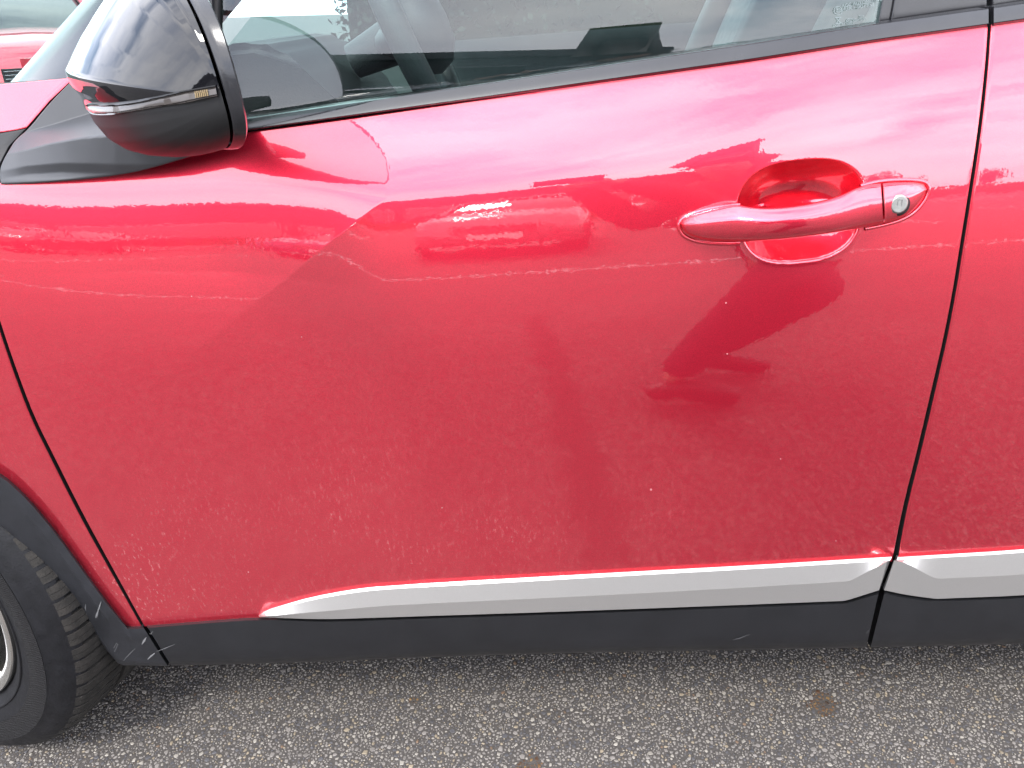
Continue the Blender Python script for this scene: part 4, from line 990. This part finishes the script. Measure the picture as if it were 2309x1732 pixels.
# ================================================================== other cars on the lot
glassdark = mat('dark_car_glass', (.01, .012, .014), .03, 0, 1, .01)
def make_car(paint, label, loc, rz, group=None, scale=1.0):
    """a parked five-door; nose toward local -y"""
    root = thing('parked_car', label, 'car', (loc[0], loc[1], 0), group, rz)
    Mw = Matrix.Translation((loc[0], loc[1], 0)) @ Matrix.Rotation(rz, 4, 'Z')
    def pl(V):
        V = np.asarray(V, float); c, s_ = math.cos(rz), math.sin(rz); o = V.copy(); o[..., 0] = V[..., 0]*c-V[..., 1]*s_+loc[0]; o[..., 1] = V[..., 0]*s_+V[..., 1]*c+loc[1]; return o
    # lower body sections along y
    ys_ = [-2.12, -2.10, -2.02, -1.85, -1.5, -1.0, -.55, 0, .7, 1.4, 1.8, 2.0, 2.06]
    hw = [.60, .70, .80, .86, .885, .885, .88, .88, .88, .87, .84, .78, .70]
    zt = [.66, .74, .82, .89, .96, 1.00, 1.02, 1.03, 1.05, 1.08, 1.08, 1.04, .95]
    zb = [.40, .26, .22, .21, .21, .21, .21, .21, .21, .22, .26, .30, .40]
    V = []
    for y, w_, a, b_ in zip(ys_, hw, zt, zb):
        pts = [(-w_*.80, b_), (-w_*.97, b_+.08), (-w_, (a+b_)/2-.05), (-w_, a-.20), (-w_*.96, a-.09), (-w_*.86, a-.02), (-w_*.45, a+.025), (0, a+.04), (w_*.45, a+.025), (w_*.86, a-.02), (w_*.96, a-.09), (w_, a-.20), (w_, (a+b_)/2-.05), (w_*.97, b_+.08), (w_*.80, b_)]
        V.append([(x, y, z) for x, z in pts])
    body = fast_grid('body', pl(V), paint, root, wrap_c=True, auto=40, caps=True)
    # cabin
    ck = [(-.98, .76, .98, .98), (-.35, .66, 1.02, 1.45), (.2, .64, 1.02, 1.53), (1.1, .64, 1.04, 1.52), (1.75, .62, 1.05, 1.40), (2.0, .66, 1.06, 1.06)]
    V = []
    for y, w_, a, b_ in ck:
        wb = .80; V.append([(-wb, y, a), (-(w_+(wb-w_)*.35), y, a+(b_-a)*.62), (-w_, y, b_-.02), (-w_*.6, y, b_+.0), (0, y, b_+.012), (w_*.6, y, b_), (w_, y, b_-.02), ((w_+(wb-w_)*.35), y, a+(b_-a)*.62), (wb, y, a)])
    fast_grid('windows', pl(V), glassdark, root, auto=30)
    V = []
    for y, w_, a, b_ in ck[1:5]: V.append([(-w_-.015, y, b_-.05), (-w_, y, b_-.005), (-w_*.6, y, b_+.015), (0, y, b_+.03), (w_*.6, y, b_+.015), (w_, y, b_-.005), (w_+.015, y, b_-.05)])
    fast_grid('roof', pl(V), paint, root, auto=50)
    for s_ in (-1, 1):
        fast_grid('front_pillar', tube(pl([(s_*.80, -.98, .99), (s_*.73, -.66, 1.24), (s_*.66, -.33, 1.46)]), .032, 8), paint, root, wrap_c=True)
        for y in (.38,): fast_grid('pillar', tube(pl([(s_*.805, y, 1.02), (s_*.66, y, 1.50)]), .03, 6), M['gloss'], root, wrap_c=True)
        bm = bmesh.new(); box(bm, (0, 0, 0), (.20, .12, .13), bev=.03); mo = bm_obj('side_mirror', bm, M['gloss'], None, smooth=True, auto=50)
        mo.parent = root; mo.location = (s_*.98, -.72, 1.05)
        hl = []
        for f in np.linspace(0, 1, 8): hl.append([(s_*(.50+.33*f), -2.055+.30*f**2, .72+.035*f), (s_*(.50+.345*f), -2.075+.30*f**2, .755+.035*f), (s_*(.50+.34*f), -2.04+.30*f**2, .795+.035*f)])
        hp = fast_grid('headlight', pl(hl), M['chrome'], root)
        bm = bmesh.new(); box(bm, (0, 0, 0), (.03, .02, .24), bev=.006); mo = bm_obj('running_light', bm, mat('lamp_lens', (.6, .6, .6), .1, .4), None); mo.parent = root; mo.location = (s_*.73, -2.05, .52)
        for y in (-1.32, 1.32):
            W = spin([(.205, .02), (.24, .0), (.30, -.006), (.33, .02), (.342, .06), (.342, .18), (.30, .21)], 40)
            X = np.empty_like(W); X[..., 0] = s_*(.895-W[..., 1]); X[..., 1] = y+W[..., 0]; X[..., 2] = .342+W[..., 2]
            ty = fast_grid('tyre', pl(X), M['tyre'], root, wrap_r=True, auto=30)
            W = spin([(.001, .02), (.06, .012), (.19, .03), (.207, .012), (.212, .02)], 30); X = np.empty_like(W); X[..., 0] = s_*(.90-W[..., 1]); X[..., 1] = y+W[..., 0]; X[..., 2] = .342+W[..., 2]
            fast_grid('rim', pl(X), M['alloy'], root, wrap_r=True, auto=30)
    def lb(name, c, s3, m_, bev=.008):
        bm = bmesh.new(); box(bm, (0, 0, 0), s3, bev=bev); o = bm_obj(name, bm, m_, None); o.parent = root; o.location = c; return o
    lb('grille', (0, -2.10, .60), (.82, .05, .16), M['gloss']); lb('lower_grille', (0, -2.08, .34), (1.10, .06, .14), M['clad'])
    for k in range(4): lb('grille_bar', (0, -2.128, .545+.036*k), (.78, .012, .008), M['chrome'], .002)
    lb('number_plate', (0, -2.135, .46), (.52, .012, .11), mat('plate_white', (.75, .75, .72), .5), .002)
    lb('bumper_lip', (0, -2.07, .255), (1.30, .10, .05), M['silver'])
    for s_ in (-1, 1): lb('sill', (s_*.885, 0, .27), (.03, 1.9, .11), M['clad'])
    return root

white_p = mat('white_car_paint', (.72, .72, .72), .3, 0, 1, .02)
grey_p = mat('grey_car_paint', (.16, .17, .18), .35, .6, 1, .02)
blue_p = mat('dark_blue_car_paint', (.02, .035, .09), .35, .5, 1, .02)
black_p = mat('black_car_paint', (.012, .012, .013), .25, .2, 1, .02)
make_car(M['paint_clean'], 'red car parked beyond the bonnet, seen over the front wing at the top left corner', (-5.9, 9.5, 0), R(35))
# cars that stand behind the photographer and mirror in the door (noses toward the red car: turned by 180 degrees)
make_car(grey_p, 'grey car parked nose on behind the photographer, mirrored in the middle of the door', (-.35, -8.6, 0), R(180)+R(4))
make_car(white_p, 'white car standing side on across the lot, mirrored as a pale patch in the door', (3.3, -13.5, 0), R(90))
make_car(blue_p, 'dark blue car parked across the lot left of the grey one', (-5.2, -14.2, 0), R(178))
make_car(black_p, 'black car parked across the lot near the low building', (-9.5, -15.5, 0), R(182))
# low dark building across the lot
def bpart(name, bm, m_, parent): return bm_obj(name, bm, m_, parent)
BY = -34.0
bld = thing('showroom_building', 'long low dark clad building across the lot, mirrored in the window glass', 'building', (-14, BY-6, 0))
claddk = mat('dark_wall_sheet', (.035, .037, .042), .55, var=(.5, .15)); framem = mat('window_frame_metal', (.3, .3, .31), .4, .6); paneM = mat('shop_window', (.03, .035, .04), .03, 0, 1, .01)
bm = bmesh.new(); box(bm, (-9.5, BY-6, 2.6), (42, 12, 5.2)); bpart('wall', bm, claddk, bld)
bm = bmesh.new(); box(bm, (-9.5, BY-5.9, 5.45), (42.6, 12.6, .5)); bpart('roof', bm, mat('fascia', (.05, .05, .055), .45), bld)
bm = bmesh.new()
for k in range(139): box(bm, (-30.8+k*.3, BY+.03, 4.2), (.07, .06, 1.9))
o = bpart('wall_ribs', bm, claddk, bld); o['kind'] = 'stuff'
for k in range(11):
    x_ = -28.5+k*3.9
    bm = bmesh.new(); box(bm, (x_, BY+.05, 1.55), (3.3, .12, 2.7)); w_ = bpart('window_frame', bm, framem, bld)
    for dx_ in (-.8, .8):
        bm = bmesh.new(); box(bm, (x_+dx_, BY+.13, 1.55), (1.5, .06, 2.5)); bpart('pane', bm, paneM, w_)
# lamp post and kerb line across the lot
lp = thing('street_lamp', 'tall grey lamp post standing on the lot behind the photographer', 'lamp', (17, -19, 0))
fast_grid('pole', tube([(17, -19, 0), (17, -19, 5.5), (17, -18.8, 6.1), (17, -18.1, 6.3)], [.09, .06, .05, .05], 10), mat('galvanised', (.35, .36, .37), .5, .6), lp, wrap_c=True)
bm = bmesh.new(); box(bm, (17, -17.8, 6.3), (.25, .7, .1), bev=.03); bm_obj('lamp_head', bm, grey_p, lp)
whiteline = mat('road_marking', (.34, .34, .33), .7, var=(3, .25))
for k in range(9):
    bm = bmesh.new(); box(bm, (-11+k*2.6, -10.2, .004), (.10, 4.8, .006)); structure(bm_obj('bay_marking', bm, whiteline))
bm = bmesh.new(); box(bm, (0, -4.6, .004), (26, .09, .006)); structure(bm_obj('bay_marking', bm, whiteline))
bm = bmesh.new(); box(bm, (0, -18.2, .06), (60, .25, .12)); structure(bm_obj('kerb', bm, mat('kerb_stone', (.36, .35, .33), .8, var=(4, .2))))
bm = bmesh.new(); box(bm, (6, -60, .4), (260, 60, .8)); structure(bm_obj('grass_verge', bm, mat('verge_grass', (.05, .075, .025), .9, var=(2, .4))))
# trees to the right of the building
leafm = mat('tree_leaf', (.045, .075, .025), .6, var=(1.2, .35)); barkm = mat('tree_bark', (.09, .075, .06), .9, bump=(30, .02))
def tree(x, y, h, label, seed):
    r_ = np.random.default_rng(seed); root = thing('broadleaf_tree', label, 'tree', (x, y, 0), 'trees beyond the parking lot')
    fast_grid('trunk', tube([(x, y, 0), (x+.1, y, h*.3), (x-.05, y+.1, h*.6), (x, y, h*.85)], [h*.03, h*.024, h*.015, h*.004], 8), barkm, root, wrap_c=True)
    for k in range(5):
        a = k*1.3+seed; fast_grid('limb', tube([(x, y, h*(.3+.08*k)), (x+math.cos(a)*h*.14, y+math.sin(a)*h*.14, h*(.45+.08*k)), (x+math.cos(a)*h*.26, y+math.sin(a)*h*.26, h*(.56+.07*k))], [h*.012, h*.008, h*.003], 6), barkm, root, wrap_c=True)
    n = 3200; cl = r_.normal(size=(26, 3))*np.array([h*.17, h*.17, h*.15])+np.array([x, y, h*.66]); P = cl[r_.integers(0, 26, n)]+r_.normal(size=(n, 3))*h*.055
    A = r_.normal(size=(n, 3)); A /= np.linalg.norm(A, axis=1, keepdims=True); Bv = np.cross(A, r_.normal(size=(n, 3))); Bv /= np.linalg.norm(Bv, axis=1, keepdims=True); sz = h*.022*r_.uniform(.6, 1.4, (n, 1))
    V = np.stack([P-A*sz, P+Bv*sz*.6, P+A*sz, P-Bv*sz*.6], 1).reshape(-1, 3)
    F = np.arange(n*4).reshape(-1, 4)
    o = mesh_obj('crown', V, F, leafm, root, smooth=False)
for i, (x, y, h, lb_) in enumerate(((22, -50, 4.0, 'leafy tree just past the right end of the low building'), (30, -52, 3.4, 'shorter tree second past the end of the low building'), (39, -50, 4.6, 'tallest leafy tree on the verge across the lot'), (49, -54, 3.8, 'leafy tree far to the right on the verge'), (60, -50, 4.5, 'leafy tree at the far right end of the row'), (-40, -40, 7.0, 'leafy tree beyond the left end of the low building'))):
    tree(x, y, h, lb_, i+3)
# dark leafy backdrop added beyond the red car so its windows look dark
r_ = np.random.default_rng(5); n = 70000
P = np.stack([r_.uniform(-1.5, 14, n), r_.uniform(6.6, 8.0, n), r_.uniform(0, 3.1, n)], 1); P[:, 1] += .12*np.sin(P[:, 0]*1.7); P[:, 2] *= 1+.05*np.sin(P[:, 0]*.9)
A = r_.normal(size=(n, 3)); A /= np.linalg.norm(A, axis=1, keepdims=True); Bv = np.cross(A, r_.normal(size=(n, 3))); Bv /= np.linalg.norm(Bv, axis=1, keepdims=True); sz = r_.uniform(.022, .045, (n, 1))
V = np.stack([P-A*sz, P+Bv*sz*.6, P+A*sz, P-Bv*sz*.6], 1).reshape(-1, 3)
hg = thing('backdrop_hedge', 'dark leafy backdrop added beyond the red car, dimming what shows through its windows', 'backdrop_hedge', (4, 7.3, 0))
mesh_obj('foliage', V, np.arange(n*4).reshape(-1, 4), mat('dark_leaf', (.010, .016, .008), .7, var=(2, .4)), hg, smooth=False)
bm = bmesh.new(); box(bm, (6.2, 7.4, 1.4), (15.2, .9, 2.8)); bm_obj('stem_core', bm, mat('hedge_core', (.012, .014, .008), .9), hg)

# ================================================================== the photographer (seen mirrored in the paint)
skin = mat('skin', (.48, .28, .20), .5); jeans = mat('dark_trousers', (.018, .02, .028), .85, bump=(500, .001)); shirt = mat('dark_jacket', (.03, .032, .036), .8, bump=(300, .001)); shoe = mat('black_shoe', (.012, .012, .012), .45); hairm = mat('dark_hair', (.02, .014, .01), .6)
def skinned(name, pts, edges, radii, material, parent, sub_=2, root_i=0):
    me = bpy.data.meshes.new(name); me.from_pydata(pts, edges, []); me.update()
    o = bpy.data.objects.new(name, me); me.materials.append(material); link(o, parent)
    m1 = o.modifiers.new('skin', 'SKIN'); m1.use_smooth_shade = True
    if not me.skin_vertices: me.attributes
    bmx = bmesh.new(); bmx.from_mesh(me); ly = bmx.verts.layers.skin.verify()
    for v, r_ in zip(bmx.verts, radii):
        v[ly].radius = (r_, r_) if np.isscalar(r_) else r_
        v[ly].use_root = (v.index == root_i)
    bmx.to_mesh(me); bmx.free()
    m2 = o.modifiers.new('sub', 'SUBSURF'); m2.levels = sub_; m2.render_levels = sub_
    return o
per = thing('person', 'photographer squatting in dark clothes and black shoes, mirrored in the lower door', 'person', (.52, -1.15, 0))
hip = (.80, -1.36, .50)
J = dict(pel=hip, lh=(.76, -1.28, .50), rh=(.86, -1.44, .50), lk=(.62, -.98, .60), rk=(.80, -1.12, .46), la=(.42, -1.00, .10), ra=(.56, -1.24, .10),
         lt=(.62, -.97, .035), rt=(.76, -1.20, .035), sp=(.74, -1.35, .72), ch=(.64, -1.30, .93), nk=(.56, -1.25, 1.03), hd=(.50, -1.20, 1.13), ht=(.50, -1.21, 1.20),
         ls=(.46, -1.20, .98), rs=(.78, -1.36, .98), le=(.28, -1.06, .84), re=(.52, -1.04, .86), lw=(.09, -.93, 1.06), rw=(.17, -.92, 1.07))
bp = [J['pel'], J['lh'], J['lk'], J['la'], J['rh'], J['rk'], J['ra'], J['sp'], J['ch'], J['nk'], J['hd'], J['ht'], J['ls'], J['le'], J['lw'], J['rs'], J['re'], J['rw']]
be = [(0, 1), (1, 2), (2, 3), (0, 4), (4, 5), (5, 6), (0, 7), (7, 8), (8, 9), (9, 10), (10, 11), (8, 12), (12, 13), (13, 14), (8, 15), (15, 16), (16, 17)]
brd = [.13, .09, .055, .036, .09, .055, .036, .115, .13, .055, .095, .06, .055, .04, .026, .055, .04, .026]
skinned('body', bp, be, brd, skin, per)
tp = [J['pel'], J['lh'], J['lk'], (.43, -1.0, .13), J['rh'], J['rk'], (.57, -1.235, .13), (.77, -1.355, .62)]
skinned('trousers', tp, [(0, 1), (1, 2), (2, 3), (0, 4), (4, 5), (5, 6), (0, 7)], [.145, .105, .078, .062, .105, .078, .062, .13], jeans, per)
jp = [J['sp'], hip, J['ch'], J['nk'], J['ls'], J['le'], (.115, -.945, 1.03), J['rs'], J['re'], (.205, -.935, 1.045)]
skinned('jacket', jp, [(0, 1), (0, 2), (2, 3), (2, 4), (4, 5), (5, 6), (2, 7), (7, 8), (8, 9)], [.135, .15, .15, .065, .07, .052, .04, .07, .052, .04], shirt, per)
for a_, t_ in (('la', 'lt'), ('ra', 'rt')):
    A, T_ = np.array(J[a_]), np.array(J[t_]); heel = A+np.array([-.05, 0, -.045])
    skinned('shoe', [tuple(A+np.array([-.01, 0, -.01])), tuple(heel), tuple(A*.5+T_*.5+np.array([0, 0, -.008])), tuple(T_)], [(0, 1), (0, 2), (2, 3)], [.046, .042, .045, .036], shoe, per)
skinned('hair', [(.51, -1.23, 1.19), (.55, -1.27, 1.14), (.49, -1.20, 1.23)], [(0, 1), (0, 2)], [.10, .085, .07], hairm, per)
# face
for dx_ in (-1, 1):
    bm = bmesh.new(); bmesh.ops.create_uvsphere(bm, u_segments=10, v_segments=8, radius=.012, matrix=Matrix.Translation((.48+dx_*.032, -1.108, 1.15))); bm_obj('eye', bm, M['gloss'], per, smooth=True)
    skinned('ear', [(.50+dx_*.092, -1.20, 1.13), (.50+dx_*.098, -1.205, 1.16)], [(0, 1)], [.014, .016], skin, per, 1)
skinned('nose', [(.48, -1.112, 1.135), (.48, -1.092, 1.108)], [(0, 1)], [.009, .013], skin, per, 1)
skinned('mouth', [(.46, -1.106, 1.08), (.48, -1.100, 1.079), (.50, -1.106, 1.08)], [(0, 1), (1, 2)], [.005, .007, .005], mat('lips', (.4, .14, .12), .5), per, 1)
# hands closed on the phone
per.location.x -= .03
def hand(w, side):
    w = np.array(w); palm = w+np.array([-.035*side, .045, .0]) if side > 0 else w+np.array([.0, .04, .0])
    for k in range(4):
        z_ = -.028+.019*k; ln = (.85, 1.0, 1.05, .9)[k]
        p0 = palm+np.array([0, 0, z_*.6]); p1 = palm+np.array([-.02*side, .030, z_]); p2 = palm+np.array([-.045*side*ln, .028, z_]); p3 = palm+np.array([-.055*side*ln, .010, z_])
        skinned('finger', [tuple(p0), tuple(p1), tuple(p2), tuple(p3)], [(0, 1), (1, 2), (2, 3)], [.010, .009, .0085, .007], skin, per, 1)
    skinned('thumb', [tuple(palm), tuple(palm+np.array([-.01*side, -.005, .03])), tuple(palm+np.array([-.035*side, -.005, .045]))], [(0, 1), (1, 2)], [.013, .011, .009], skin, per, 1)
    skinned('palm', [tuple(w), tuple(palm)], [(0, 1)], [(.022, .026), (.018, .034)], skin, per, 1)
hand((.17, -.92, 1.07), 1)
ph = thing('phone', 'black phone held out level with the door handle by the photographer', 'phone', (.05, -.82, 1.10))
bm = bmesh.new(); box(bm, (0, 0, 0), (.16, .008, .076), bev=.003); o = bm_obj('phone_body', bm, M['gloss'], None); o.parent = ph; o.location = (.02, -.015, 0); o.rotation_euler = (-PITCH, 0, 0)
